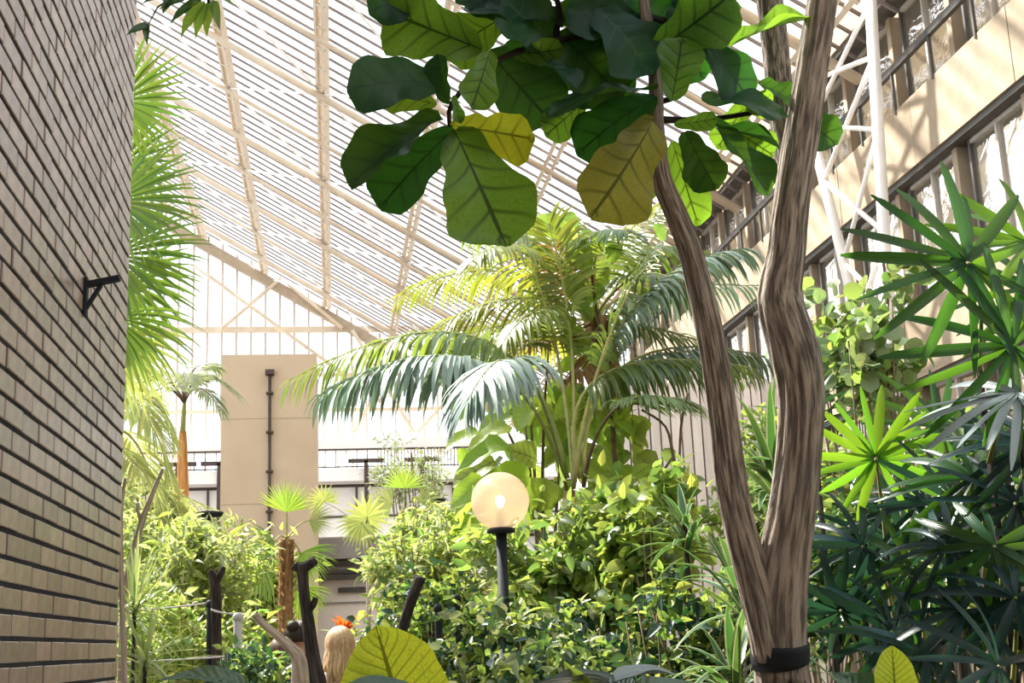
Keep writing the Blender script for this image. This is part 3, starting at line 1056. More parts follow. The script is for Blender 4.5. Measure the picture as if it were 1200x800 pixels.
fig_t = [leaf_tpl(P_FIDDLE, 16, 6, f, c, w, s) for f, c, w, s in ((.16, .12, .07, 1), (.28, .2, .09, 2), (.08, .28, .08, 3), (.2, -.06, .1, 4))]
FIGM = {}
for key in ('fig', 'fig_lit', 'fig_yellow', 'fig_olive'):
    FIGM[key] = [tpl_mesh('leaf', t, M[key]) for t in fig_t]
# base px, tip px, width px, depth at base, depth at tip, normal tilt (right, up, towards viewer), material, shape
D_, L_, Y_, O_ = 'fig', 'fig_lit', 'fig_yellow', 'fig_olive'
FL = [
    (518, 138, 402, 196, 88, -.20, -.30, (.1, .75, .6), D_, 1), (533, 150, 440, 236, 80, -.18, -.25, (-.3, .3, .9), D_, 0),
    (533, 153, 592, 279, 104, -.22, -.38, (.1, .1, 1), L_, 0), (530, 147, 630, 160, 66, -.2, -.3, (.1, -.75, .8), Y_, 3),
    (522, 98, 414, 82, 92, -.2, -.3, (0, .5, .8), D_, 2), (512, 122, 442, 108, 40, -.1, -.05, (0, -.4, .9), L_, 0),
    (565, 58, 445, 12, 84, -.2, -.2, (.2, -.4, .9), L_, 1), (574, 60, 556, 124, 44, -.3, -.36, (.35, 0, .9), L_, 0),
    (531, 112, 540, 143, 14, -.24, -.26, (.3, 0, .9), L_, 0), (526, 122, 507, 66, 30, -.26, -.3, (-.5, .2, .9), D_, 1),
    (572, 62, 645, 135, 92, -.12, -.15, (-.2, .3, .9), D_, 2), (510, -15, 434, 8, 62, -.1, -.2, (0, .2, 1), D_, 0),
    (655, 62, 596, -5, 96, -.12, -.2, (.2, .4, .8), D_, 0), (660, 30, 552, -12, 90, -.1, -.15, (0, .6, .7), D_, 1),
    (655, 40, 728, 102, 92, -.1, -.16, (-.2, .4, .8), D_, 2), (600, 64, 658, 60, 34, -.14, -.2, (0, -.5, .8), L_, 0),
    (636, 72, 678, 92, 36, -.18, -.26, (0, .8, .4), D_, 1), (705, 108, 640, 116, 42, -.15, -.25, (0, .9, .45), D_, 2),
    (684, 120, 640, 158, 42, -.1, -.12, (-.1, -.2, .9), L_, 0), (765, 142, 708, 248, 92, -.2, -.34, (.35, -.1, .9), O_, 1),
    (768, 113, 676, 163, 72, -.14, -.2, (.1, .45, .8), D_, 2), (770, 104, 648, 94, 44, -.18, -.34, (0, .85, .45), D_, 2),
    (787, 118, 802, 44, 58, -.2, -.22, (.25, 0, 1), L_, 0), (765, 62, 862, -4, 80, -.12, -.2, (.2, -.3, .9), L_, 1),
    (762, 40, 668, 4, 76, -.1, -.18, (0, .3, .9), D_, 0), (854, 56, 946, 2, 34, -.08, -.02, (-.2, .7, .6), L_, 1),
    (812, 40, 890, 104, 66, -.08, -.1, (.1, .4, .8), D_, 2), (822, 116, 928, 112, 50, -.1, -.1, (0, .6, .7), D_, 2),
    (858, 116, 908, 124, 34, -.04, -.02, (0, -.3, .9), L_, 0), (790, 146, 840, 141, 24, -.16, -.2, (0, -.5, .8), L_, 0),
    (818, 146, 916, 154, 26, -.1, -.1, (0, .9, .4), D_, 1), (838, 150, 910, 218, 44, -.1, -.14, (.4, .3, .8), D_, 1),
    (862, 154, 908, 182, 44, -.06, -.05, (.2, -.2, .9), L_, 0), (803, 154, 836, 220, 52, -.08, -.12, (-.4, 0, .9), D_, 1),
    (788, 166, 818, 264, 48, -.02, -.02, (-.2, 0, 1), L_, 0), (764, 172, 748, 238, 36, 0, .02, (.2, 0, 1), L_, 1),
    (926, 128, 982, 166, 50, .1, .05, (0, .2, .9), D_, 0), (888, 98, 938, 116, 40, .05, .05, (0, .5, .8), D_, 1),
    (792, 62, 748, -14, 92, -.1, -.1, (.1, .3, .9), D_, 0), (722, 62, 688, -20, 92, -.08, -.1, (-.1, .3, .9), D_, 2),
    (612, 34, 556, -30, 90, -.1, -.1, (0, .5, .8), D_, 1), (832, 20, 800, -50, 80, -.1, -.1, (0, .3, .9), D_, 0),
    (700, 30, 640, 90, 80, -.05, -.08, (.2, .4, .8), D_, 1), (740, 60, 700, 130, 74, -.02, -.06, (.3, .3, .9), D_, 0),
    (700, 10, 770, 70, 90, -.16, -.22, (.1, .4, .8), D_, 2), (590, 20, 520, 60, 80, -.06, -.1, (.1, .4, .9), L_, 0),
    (880, 112, 842, 172, 40, 0, 0, (.1, .2, .9), L_, 1), (770, 20, 832, 84, 76, -.02, -.04, (0, .5, .8), D_, 1),
    (640, 20, 610, 100, 80, -.02, -.02, (0, .3, .9), D_, 0),
]
for i in range(16):
    x, y = random.uniform(480, 860), random.uniform(-110, -20)
    a = random.uniform(0, 6.28)
    FL.append((x, y, x + 100 * math.cos(a), y + 70 * math.sin(a), 84, random.uniform(-.2, .3), random.uniform(-.2, .3), (random.uniform(-.3, .3), .6, .5), D_, random.randrange(3)))
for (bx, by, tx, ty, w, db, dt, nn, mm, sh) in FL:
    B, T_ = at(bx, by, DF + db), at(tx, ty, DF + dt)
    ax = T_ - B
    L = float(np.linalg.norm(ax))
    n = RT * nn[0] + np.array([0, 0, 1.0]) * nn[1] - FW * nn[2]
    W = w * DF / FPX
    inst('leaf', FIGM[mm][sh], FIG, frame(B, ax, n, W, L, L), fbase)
    # petiole is short on this species; each leaf starts at its twig

# ---- sprig of broad leaves hanging over the top of the brick wall
sb = (-0.86, 4.6, 6.9)
SPR = thing('overhanging_branch', 'leafy sprig drooping over the top of the brick wall', 'branch', sb)
ds = 4.6
g = G(); g.tube([V3(sb), V3((-0.6, 4.5, 6.6)), at(262, -180, ds), at(252, -60, ds), at(244, 4, ds)], [.02, .018, .014, .009, .005], 8)
g.obj('stem', M['bark_dark'], SPR, sb)
sm = {k: tpl_mesh('leaf', T_OV2, M[k]) for k in ('mid', 'lime_big', 'glossy_dark')}
for (bx, by, tx, ty, w, mm) in ((240, 2, 208, 38, 17, 'lime_big'), (243, 4, 226, 40, 15, 'lime_big'), (246, 4, 240, 38, 14, 'lime_big'), (236, 0, 196, 22, 13, 'glossy_dark'),
                                (232, -4, 184, 4, 13, 'glossy_dark'), (200, 0, 190, 12, 12, 'glossy_dark'), (176, 30, 148, 36, 12, 'glossy_dark'), (172, 28, 171, 48, 9, 'glossy_dark'),
                                (250, 0, 256, 30, 12, 'mid'), (205, -8, 166, -2, 13, 'glossy_dark'), (240, -14, 270, -2, 14, 'mid')):
    B, T_ = at(bx, by, ds), at(tx, ty, ds - .05)
    L = float(np.linalg.norm(T_ - B))
    inst('leaf', sm[mm], SPR, frame(B, T_ - B, -FW + np.array([0, 0, .5]), w * ds / FPX, L, L), sb)
g = G(); g.tube([at(244, -40, ds), at(215, -10, ds), at(185, 8, ds), at(174, 28, ds)], [.005, .004, .003, .002], 6)
g.obj('twig', M['bark_dark'], SPR, sb)

# ---- dark metal bracket on the brick wall
bp_ = atX(99, 340, WX)
kb_ = (WX, float(bp_[1]), float(bp_[2]) - 0.12)
BR = thing('wall_bracket', 'small dark metal bracket fixed to the brick wall', 'bracket', kb_)
y_, z_ = float(bp_[1]), float(bp_[2])
G().box((WX - 0.002, y_ - 0.022, z_ - 0.10), (WX + 0.012, y_ + 0.022, z_ + 0.045)).obj('plate', M['black'], BR, kb_, smooth=False)
G().bar((WX, y_, z_ + 0.02), (WX + 0.13, y_ - 0.01, z_ + 0.045), 0.03, 0.02).obj('arm', M['black'], BR, kb_, smooth=False)
G().bar((WX, y_, z_ - 0.085), (WX + 0.06, y_, z_ + 0.02), 0.02, 0.014).obj('brace', M['black'], BR, kb_, smooth=False)

# ================================================================== lady palms on the right
rh_t = [leaf_tpl(P_RHAP, 8, 2, .035, c, 0.0, s) for c, s in ((.05, 1), (.16, 2), (.32, 3), (.55, 4))]
RHM = {k: [tpl_mesh('leaflet', t, M[k]) for t in rh_t] for k in ('rhapis', 'rhapis_lit', 'rhapis_shaded', 'rhapis_glare')}


def rhapis_frond(T, base, root, hub, D, Nn, R, n, spread, w, m, seed, curl=1, jit=0.1, rmin=0.75):
    r = random.Random(seed)
    root, hub = V3(root), V3(hub)
    g = G()
    midp = root * 0.35 + hub * 0.65 + np.array([0, 0, 0.06]) - unit(D) * 0.05
    g.tube(bez(root, midp, hub, 7), [0.007, 0.007, 0.006, 0.006, 0.005, 0.005, 0.004], 6)
    fr = g.obj('frond', M['stem_green'], T, base)
    D = unit(D)
    Nn = V3(Nn)
    Nn = unit(Nn - D * np.dot(D, Nn))
    Sd = np.cross(D, Nn)
    for i in range(n):
        th = -spread / 2 + spread * (i + 0.5) / n + r.gauss(0, 0.05)
        d = D * math.cos(th) + Sd * math.sin(th) + Nn * r.gauss(0, jit)
        L = R * (rmin + (1 - rmin) * math.cos(th / 2.2)) * (0.92 + 0.16 * r.random())
        inst('leaflet', RHM[m][min(3, max(0, curl + r.choice((-1, 0, 0, 1))))], fr, frame(hub + d * 0.006, d, Nn + V3([r.gauss(0, .2) for _ in range(3)]), w * 0.66 * (0.8 + 0.4 * r.random()), L, L), base)
    return fr


def imgdir(ang, toward=0.0):
    """direction in the picture plane, angle in degrees counter-clockwise from the right"""
    a = math.radians(ang)
    return RT * math.cos(a) + UP * math.sin(a) - FW * toward


def lady_palm(label, px, d, canes, fronds, seed):
    b = at(px, 780, d)
    base = (float(b[0]), float(b[1]), 0.0)
    T = thing('lady_palm', label, 'palm', base, 'lady palms beside the fig tree')
    r = random.Random(seed)
    tops = []
    for k in range(canes):
        hb = at(*fronds[k % len(fronds)][:3])
        q = np.array([hb[0] + r.uniform(.02, .12), hb[1] + r.uniform(.05, .2), 0])
        top = np.array([hb[0] + .05, hb[1] + .1, hb[2] - .22])
        G().tube([q, (q + top) / 2 + np.array([r.uniform(-.04, .04), 0, 0]), top], [0.012, 0.011, 0.009], 7).obj('cane', M['bark_dark'], T, base)
        tops.append((q, top))
    for i, f in enumerate(fronds):
        hx, hy, dd, ang, toward, spread, Rp, n, wp, m, curl, nrm_ = f
        hub = at(hx, hy, dd)
        q, top = min(tops, key=lambda c: np.linalg.norm(c[1] - hub))
        root = q + (top - q) * min(1.0, max(0.35, (hub[2] - 0.3) / max(top[2], .1)))
        rhapis_frond(T, base, root, hub, imgdir(ang, toward), RT * nrm_[0] + np.array([0, 0, 1.0]) * nrm_[1] - FW * nrm_[2], Rp * dd / FPX, n, math.radians(spread), wp * dd / FPX, m, seed * 100 + i, curl)
    return T


A_, B_, C_ = 'rhapis', 'rhapis_lit', 'rhapis_shaded'
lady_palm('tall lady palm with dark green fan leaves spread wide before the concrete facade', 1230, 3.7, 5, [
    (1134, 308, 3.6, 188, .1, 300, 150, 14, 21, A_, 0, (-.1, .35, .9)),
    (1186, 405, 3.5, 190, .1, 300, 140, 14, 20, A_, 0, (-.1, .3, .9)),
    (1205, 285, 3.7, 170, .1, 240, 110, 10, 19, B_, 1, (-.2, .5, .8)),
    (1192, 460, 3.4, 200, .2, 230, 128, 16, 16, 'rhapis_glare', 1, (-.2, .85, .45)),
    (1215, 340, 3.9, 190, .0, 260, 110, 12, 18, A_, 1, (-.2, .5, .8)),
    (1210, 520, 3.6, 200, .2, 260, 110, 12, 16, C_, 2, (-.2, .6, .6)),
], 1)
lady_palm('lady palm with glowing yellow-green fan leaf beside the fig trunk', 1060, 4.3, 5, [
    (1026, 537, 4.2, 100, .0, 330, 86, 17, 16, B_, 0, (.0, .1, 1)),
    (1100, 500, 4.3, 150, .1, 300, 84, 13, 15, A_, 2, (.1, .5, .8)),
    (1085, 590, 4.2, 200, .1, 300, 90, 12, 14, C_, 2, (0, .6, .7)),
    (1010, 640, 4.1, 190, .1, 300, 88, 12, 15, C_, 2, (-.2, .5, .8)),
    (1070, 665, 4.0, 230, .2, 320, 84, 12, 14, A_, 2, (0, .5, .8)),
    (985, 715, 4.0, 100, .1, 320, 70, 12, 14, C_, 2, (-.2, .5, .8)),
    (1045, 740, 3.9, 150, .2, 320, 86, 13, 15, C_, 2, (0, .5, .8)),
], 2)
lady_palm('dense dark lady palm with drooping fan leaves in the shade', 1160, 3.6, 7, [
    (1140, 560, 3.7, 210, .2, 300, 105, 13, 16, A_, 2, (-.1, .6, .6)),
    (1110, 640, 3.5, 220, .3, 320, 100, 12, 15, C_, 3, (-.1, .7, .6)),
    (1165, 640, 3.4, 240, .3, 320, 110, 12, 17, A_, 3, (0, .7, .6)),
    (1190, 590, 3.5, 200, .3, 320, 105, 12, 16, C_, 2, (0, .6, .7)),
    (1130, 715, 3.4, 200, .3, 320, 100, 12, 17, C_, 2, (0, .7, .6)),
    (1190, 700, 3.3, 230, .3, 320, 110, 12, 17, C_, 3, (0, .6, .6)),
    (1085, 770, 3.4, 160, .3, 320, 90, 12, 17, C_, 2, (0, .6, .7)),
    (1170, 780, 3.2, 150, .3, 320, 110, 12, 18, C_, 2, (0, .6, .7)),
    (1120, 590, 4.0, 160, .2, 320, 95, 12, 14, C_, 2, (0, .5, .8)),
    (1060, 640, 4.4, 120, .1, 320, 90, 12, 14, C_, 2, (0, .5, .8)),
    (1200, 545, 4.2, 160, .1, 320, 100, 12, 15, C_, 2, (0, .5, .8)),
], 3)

# ================================================================== feather palms in the middle
dk = 11.0
kb = at(668, 598, dk)
kbase = (float(kb[0]), float(kb[1]), 0.0)
K = thing('kentia_palm', 'arching feather palm with blue-green fronds behind the globe lamp', 'palm', kbase)
crown = at(672, 575, dk)
G().tube([V3(kbase), V3((kbase[0], kbase[1], 1.6)), at(671, 640, dk), at(668, 600, dk), crown], [.10, .09, .085, .10, .07], 12, True, 0.05).obj('trunk', M['palm_fibre'], K, kbase)


def kf(mx, my, md, tx, ty, td, nl, L, w, m, rm, seed, bx=672, by=572, start=0.38, droop=1.0, lift=0.1, T=K, base=kbase, dd=dk, rad=0.02, fwd=.5):
    """frond whose rachis passes through (mx,my) half way and ends at (tx,ty)"""
    P0, Pm, P2 = at(bx, by, dd), at(mx, my, dd + md), at(tx, ty, dd + td)
    P1 = 2 * Pm - 0.5 * (P0 + P2)
    pinnate(T, base, P0, P1, P2, nl, L * dd / FPX, w * dd / FPX, m, rm, start, droop, lift, fwd, rad, seed)


KB, KG, SP = 'kentia_blue', 'kentia', 'stem_pale'
kf(560, 396, .3, 338, 446, .2, 46, 100, 6, KG, 'stem_green', 1, bx=665, by=560, droop=2.6, fwd=.25)       # long frond sweeping left (upper)
kf(560, 424, -.5, 376, 462, -.6, 44, 90, 8, KB, 'stem_green', 2, bx=660, by=560, droop=2.6, fwd=.2)      # second, in front
kf(612, 430, -.9, 548, 470, -1.5, 34, 95, 7.5, KB, 'stem_green', 3, bx=664, by=575, start=.5, droop=1.8, fwd=.3)   # towards the viewer
kf(705, 440, .2, 880, 430, .2, 40, 88, 5, KG, SP, 4, bx=680, by=560, droop=2.2, fwd=.25)                  # right
kf(745, 420, .6, 935, 428, .9, 40, 80, 6.5, KB, SP, 5, bx=684, by=562, droop=2.4, fwd=.25)
kf(720, 480, -.5, 800, 470, -1.0, 30, 70, 7, KG, 'stem_brown', 6, bx=684, by=570, start=.55)
kf(650, 400, .6, 606, 268, .9, 36, 84, 4, KG, SP, 7, droop=.8, fwd=.25, start=.45)
kf(668, 390, .5, 642, 262, .6, 36, 80, 4, 'areca', SP, 8, droop=.8, fwd=.25, start=.45)
kf(705, 420, .0, 760, 300, .2, 38, 84, 4.5, KG, SP, 10, droop=1.0, fwd=.3, start=.45)
kf(735, 370, .5, 872, 292, .6, 46, 92, 6, KB, SP, 11, droop=1.8, fwd=.3)

# second, taller palm with a shaggy brown trunk behind it
d2 = 12.5
b2 = at(708, 600, d2)
base2 = (float(b2[0]), float(b2[1]), 0.0)
K2 = thing('feather_palm', 'taller feather palm with shaggy brown trunk and yellowing arching fronds', 'palm', base2)
G().tube([V3(base2), V3((base2[0], base2[1], 2)), at(716, 560, d2), at(714, 480, d2), at(706, 420, d2), at(700, 370, d2)],
         [.13, .13, .12, .14, .16, .12], 14, True, 0.09).obj('trunk', M['palm_fibre'], K2, base2)
fib = G()
for i in range(140):
    t = random.random()
    p = at(702 + 12 * t, 380 + 130 * t, d2)
    a = random.uniform(0, 6.28)
    dv = np.array([math.cos(a), math.sin(a), 0])
    fib.strip(p + dv * 0.12, dv * .6 + np.array([0, 0, .9]), np.cross(dv, (0, 0, 1)), random.uniform(.15, .4), .03, P_LANCE, 1.6, 4)
fib.obj('fibre', M['palm_fibre'], K2, base2, kind='stuff')
AR = 'areca'
for i, (mx, my, md, tx, ty, td, L, m) in enumerate([
        (590, 318, .2, 470, 345, .3, 78, AR), (600, 350, -.4, 490, 400, -.5, 70, AR), (640, 290, .4, 548, 270, .8, 80, KG), (620, 300, -.8, 560, 300, -1.4, 74, AR),
        (672, 270, .4, 640, 262, 1.0, 70, AR), (740, 300, .3, 838, 300, .3, 82, KG), (760, 340, .5, 890, 335, .8, 82, KB), (770, 385, -.4, 880, 420, -.5, 76, KG),
        (735, 275, .6, 790, 230, 1.2, 70, AR), (700, 290, -.6, 735, 270, -1.2, 70, KG), (640, 360, -.8, 590, 400, -1.3, 66, AR), (760, 320, -.6, 830, 370, -1.0, 74, KG),
        (655, 390, .7, 560, 430, 1.2, 70, AR), (590, 380, .6, 500, 412, .9, 66, KG)]):
    kf(mx, my, md, tx, ty, td, 36, L, 4.6, m, SP, 40 + i, bx=700 + random.uniform(-6, 6), by=375, start=.22, droop=1.5, fwd=.3, T=K2, base=base2, dd=d2, rad=.017)

for i, (mx, my, md, tx, ty, td, L) in enumerate([(650, 395, -.5, 585, 400, -.8, 50), (640, 300, .5, 622, 285, 1.0, 60), (690, 420, -.6, 668, 440, -.9, 40), (672, 330, -.3, 650, 290, -.5, 60)]):
    kf(mx, my, md, tx, ty, td, 30, L, 3.6, 'dry', 'stem_brown', 60 + i, bx=700, by=375, start=.3, droop=1.8, fwd=.3, T=K2, base=base2, dd=d2, rad=.014)

# slim background palm with an orange crownshaft
d3 = 26.0
b3 = at(214, 600, d3)
base3 = (float(b3[0]), float(b3[1]), 0.0)
K3 = thing('slim_palm', 'slim palm with orange-brown trunk beside the concrete tower', 'palm', base3)
G().tube([V3(base3), at(214, 575, d3), at(213, 530, d3), at(214, 505, d3)], [.12, .11, .1, .07], 10, True, .08).obj('trunk', M['palm_orange'], K3, base3)
G().tube([at(214, 508, d3), at(216, 470, d3)], [.06, .04], 8).obj('crownshaft', M['stem_pale'], K3, base3)
for i, (mx, my, md, tx, ty, td) in enumerate([(185, 440, 0, 150, 470, 0), (200, 438, 1, 165, 440, 1.6), (240, 440, 0, 284, 466, 0), (235, 455, -.6, 262, 486, -1), (228, 432, .6, 256, 432, 1), (190, 455, -.6, 170, 490, -.8), (215, 438, -1, 222, 450, -2)]):
    kf(mx, my, md, tx, ty, td, 26, 34, 3.2, 'dull', 'stem_brown', 70 + i, bx=216, by=472, start=.2, droop=1.0, T=K3, base=base3, dd=d3, rad=.03)

# pale drooping fronds behind the brick corner
d4 = 14.0
b4 = at(120, 640, d4)
base4 = (float(b4[0]), float(b4[1]), 0.0)
K4 = thing('pale_feather_palm', 'pale washed-out feather palm half hidden behind the brick wall', 'palm', base4)
G().tube([V3(base4), at(122, 560, d4), at(124, 500, d4)], [.12, .11, .09], 10).obj('trunk', M['bark_pale'], K4, base4)
for i, (mx, my, md, tx, ty, td) in enumerate([(165, 455, 0, 205, 520, 0), (170, 490, -.4, 200, 570, -.5), (160, 520, .4, 190, 600, .5), (150, 460, -.6, 178, 500, -1.0), (180, 560, 0, 262, 600, 0), (160, 545, -.5, 215, 590, -.4)]):
    kf(mx, my, md, tx, ty, td, 30, 56, 4.5, 'washed', 'stem_pale', 90 + i, bx=126, by=505, start=.2, droop=1.0, T=K4, base=base4, dd=d4, rad=.02)

# ================================================================== fan palms
def fan_palm(name, label, px, pyb, d, crown_px, trunk_r, fans, tm, fm, group=None, rm='stem_pale', nseg=26, split=.5, seed=0, extra_trunk=True):
    b = at(px, pyb, d)
    base = (float(b[0]), float(b[1]), 0.0)
    T = thing(name, label, 'palm', base, group)
    cr = at(*crown_px, d)
    g = G()
    n = 10
    pts = [V3(base) * (1 - t) + cr * t for t in np.linspace(0, 1, n * 4)]
    g.tube(pts, [trunk_r * .85] * (n * 4), 12, True, .05)
    g.obj('trunk', M[tm], T, base)
    bo = G()
    rb = random.Random(seed)
    for k in range(170):
        t = 0.3 + 0.68 * k / 170
        a = k * 2.4
        dv = np.array([math.cos(a), math.sin(a), 0])
        bo.strip(V3(base) * (1 - t) + cr * t + dv * trunk_r * .8, dv * .75 + np.array([0, 0, 1.0]), np.cross(dv, (0, 0, 1)), trunk_r * rb.uniform(.7, 1.3), trunk_r * .5, P_STRAP, rb.uniform(-.4, .8), 3, .3)
    bo.obj('leaf_bases', M['dry' if trunk_r > .05 else tm], T, base, kind='stuff')
    for i, f in enumerate(fans):
        hx, hy, dd, ang, toward, spread, Rp, nn, droop = f[:9]
        m = f[9] if len(f) > 9 else fm
        fan(T, base, cr, at(hx, hy, d + dd), imgdir(ang, toward), RT * nn[0] + np.array([0, 0, 1.0]) * nn[1] - FW * nn[2], Rp * d / FPX, nseg, math.radians(spread), m, rm, split, droop, seed * 50 + i, rad=.011)
    return T


fan_palm('fan_palm', 'large green fan palm leaning out from behind the brick wall', 95, 700, 9.0, (85, 260), .12, [
    (140, 118, .0, 20, .1, 190, 92, (.1, .1, 1), .15), (140, 196, .3, 0, .1, 190, 86, (.2, .2, 1), .35), (134, 236, -.2, -6, .1, 170, 112, (.1, .45, .9), .4),
    (132, 300, -.1, -16, .2, 180, 118, (.1, .5, .8), .55), (140, 330, .3, -30, .1, 170, 104, (.1, .4, .9), .7), (130, 372, -.2, -36, .2, 150, 112, (.1, .6, .8), .9),
    (120, 395, .2, -50, .1, 150, 120, (.1, .5, .8), .9, 'fan_pale')], 'palm_fibre', 'fan_green', seed=1)
fan_palm('fan_palm', 'stout fan palm with shaggy brown trunk in front of the tower', 334, 700, 14.0, (336, 632), .095, [
    (336, 600, 0, 86, .0, 150, 40, (0, .1, 1), .05, 'lime_big'), (322, 634, -.2, 200, .2, 150, 44, (0, .6, .8), .6), (308, 660, -.3, 230, .2, 150, 44, (0, .5, .9), .8),
    (352, 648, .1, -40, .1, 150, 46, (0, .5, .8), .8), (362, 610, .3, 10, .1, 140, 34, (0, .5, .8), .4, 'fan_pale'), (318, 668, .4, 210, 0, 160, 50, (0, .5, .8), .6), (350, 690, .3, -60, 0, 160, 44, (0, .5, .8), .8)],
    'palm_fibre', 'fan_green', seed=2)
fan_palm('fan_palm', 'small fan palm with brown trunk in front of the gallery', 474, 700, 20.0, (474, 598), .09, [
    (474, 572, 0, 90, 0, 170, 30, (0, .2, 1), .1, 'lime_big'), (460, 590, 0, 170, .1, 160, 32, (0, .5, .8), .5), (490, 590, 0, 10, .1, 160, 32, (0, .5, .8), .5), (478, 606, -.3, -80, .2, 160, 28, (0, .5, .8), .7)],
    'palm_fibre', 'fan_pale', seed=3, nseg=18)
fan_palm('fan_palm', 'little pale fan palm with round spiky leaf heads below the gallery', 430, 700, 19.0, (432, 626), .04, [
    (430, 606, 0, 90, 0, 330, 32, (0, .2, 1), .3), (424, 612, -.3, 250, .2, 200, 34, (0, .4, .9), .6), (380, 588, .3, 120, 0, 250, 24, (0, .3, 1), .4)],
    'bark_pale', 'fan_pale', seed=4, nseg=18)

# ================================================================== globe lamp
dl = 7.7
gc = at(586, 587, dl)
lb = (float(gc[0]), float(gc[1]), 0.0)
LAMP = thing('globe_lamp', 'lit frosted globe lamp on a slim black post among the shrubs', 'lamp', lb)
R_ = 34 * dl / FPX
zc = float(gc[2])
G().lathe((lb[0], lb[1], 0), [(.07, 0), (.07, .03), (.033, .05), (.033, zc - R_ - .01)], 16).obj('post', M['black'], LAMP, lb)
G().lathe((lb[0], lb[1], zc - R_ - 0.02), [(.04, 0), (.085, .006), (.085, .028), (.07, .034)], 24).obj('collar', M['black'], LAMP, lb)
mglobe, nt, bb_ = mat('frosted_globe')
tr = N(nt, 'ShaderNodeBsdfTranslucent'); tr.inputs[0].default_value = (0.86, 0.70, 0.54, 1)
tp = N(nt, 'ShaderNodeBsdfTransparent'); tp.inputs[0].default_value = (1, 0.93, 0.82, 1)
bb_.inputs['Base Color'].default_value = (0.70, 0.56, 0.44, 1); bb_.inputs['Roughness'].default_value = 0.25
m1 = N(nt, 'ShaderNodeMixShader'); m1.inputs[0].default_value = 0.55
nt.links.new(bb_.outputs[0], m1.inputs[1]); nt.links.new(tr.outputs[0], m1.inputs[2])
m2 = N(nt, 'ShaderNodeMixShader'); m2.inputs[0].default_value = 0.42
nt.links.new(m1.outputs[0], m2.inputs[1]); nt.links.new(tp.outputs[0], m2.inputs[2])
nt.links.new(m2.outputs[0], nt.nodes['Material Output'].inputs['Surface'])
prof = [(R_ * math.sin(a), -R_ * math.cos(a)) for a in np.linspace(0.42, math.pi - 0.001, 22)]
G().lathe((lb[0], lb[1], zc), prof, 40, cap=False).obj('globe', mglobe, LAMP, lb)
mb, nt, bb_ = mat('lamp_bulb')
bb_.inputs['Emission Color'].default_value = (1, 0.86, 0.62, 1); bb_.inputs['Emission Strength'].default_value = 4.0
G().lathe((lb[0], lb[1], zc), [(.004, -.045), (.018, -.03), (.030, 0), (.026, .02), (.012, .034), (.002, .037)], 16).obj('bulb', mb, LAMP, lb)
G().lathe((lb[0], lb[1], zc - R_), [(.028, 0.02), (.028, .10), (.02, R_ - .04)], 12).obj('socket', M['rope'], LAMP, lb)

# ================================================================== posts, ropes and flat lamps
def bollard(label, px, pt, pb, d, w, m, group=None):
    p = at(px, pt, d)
    base = (float(p[0]), float(p[1]), 0.0)
    T = thing('barrier_post', label, 'post', base, group)
    r = w * d / FPX / 2
    G().lathe(base, [(r, 0), (r, p[2] - .02), (r * .8, p[2])], 12).obj('shaft', M[m], T, base)
    G().lathe((base[0], base[1], p[2] - .05), [(r * 1.25, 0), (r * 1.25, .03), (r * .9, .052)], 12).obj('cap', M[m], T, base)
    return p


r1 = bollard('black barrier post beside the forked dark stump', 247, 703, 790, 9.5, 9, 'black')
bollard('pale grey post among the yellow-green shrubs', 279, 718, 770, 8.8, 10, 'grey_post')
r2 = bollard('short black barrier post in the shrubs beyond the lamp, lower one', 513, 708, 740, 9.0, 8, 'black')
r3 = bollard('taller black barrier post just beyond the globe lamp', 534, 697, 760, 8.6, 10, 'black')


def rope(label, pts, d, r=0.008):
    P = [at(x, y, d) for x, y in pts]
    c = P[0]
    o = G().tube(smooth3(P), r, 6).obj('barrier_rope', M['rope'], None, (0, 0, 0))
    tag(o, label, 'rope')


def smooth3(P):
    return bez(P[0], 2 * P[1] - .5 * (P[0] + P[2]), P[2], 14)


rope('pale rope slung from the black post towards the brick wall', [(146, 716), (196, 712), (247, 706)], 9.5)
rope('pale rope between the black post and the grey post', [(247, 714), (262, 718), (278, 719)], 9.1)
rope('low pale cable running across the bed near the brick corner', [(142, 776), (220, 772), (300, 766)], 9.0, .007)


def flat_lamp(label, x0, x1, y, d):
    c = at((x0 + x1) / 2, y, d)
    base = (float(c[0]), float(c[1]), 0.0)
    T = thing('flat_lamp', label, 'lamp', base)
    h = (x1 - x0) / 2 * d / FPX
    G().lathe((base[0], base[1], c[2] - .05), [(.03, 0), (h, .008), (h, .045), (h * .7, .055)], 20).obj('shade', M['black'], T, base)
    G().lathe(base, [(.04, 0), (.018, .1), (.018, c[2])], 10).obj('post', M['black'], T, base)


flat_lamp('black flat-topped lamp standing before the left flank of the tower', 230, 262, 600, 13.0)
flat_lamp('small black flat lamp at the foot of the tower', 292, 312, 629, 14.5)
flat_lamp('black flat lamp between small tree and gallery', 494, 522, 585, 22.0)
flat_lamp('black flat lamp half hidden by the big lime leaves', 530, 562, 586, 21.0)

# ================================================================== cut stumps and bare branches
def stump(label, d, paths, m, name='cut_trunk'):
    q0 = paths[0][0]
    p = at(q0[0], q0[1], d)
    base = (float(p[0]), float(p[1]), 0.0)
    T = thing(name, label, 'tree trunk', base)
    for i, pa in enumerate(paths):
        pa = smooth_path(pa, 4)
        P = [at(q[0], q[1], d + q[3]) for q in pa]
        Rr = [q[2] * d / FPX / 2 for q in pa]
        if i == 0:
            P = [V3(base), V3((base[0], base[1], base[2] + max(.3, p[2] * .5)))] + P
            Rr = [Rr[0] * 1.25, Rr[0] * 1.1] + Rr
        G().tube(P, Rr, 12, True, .06).obj('stem' if i == 0 else 'branch', M[m], T, base)


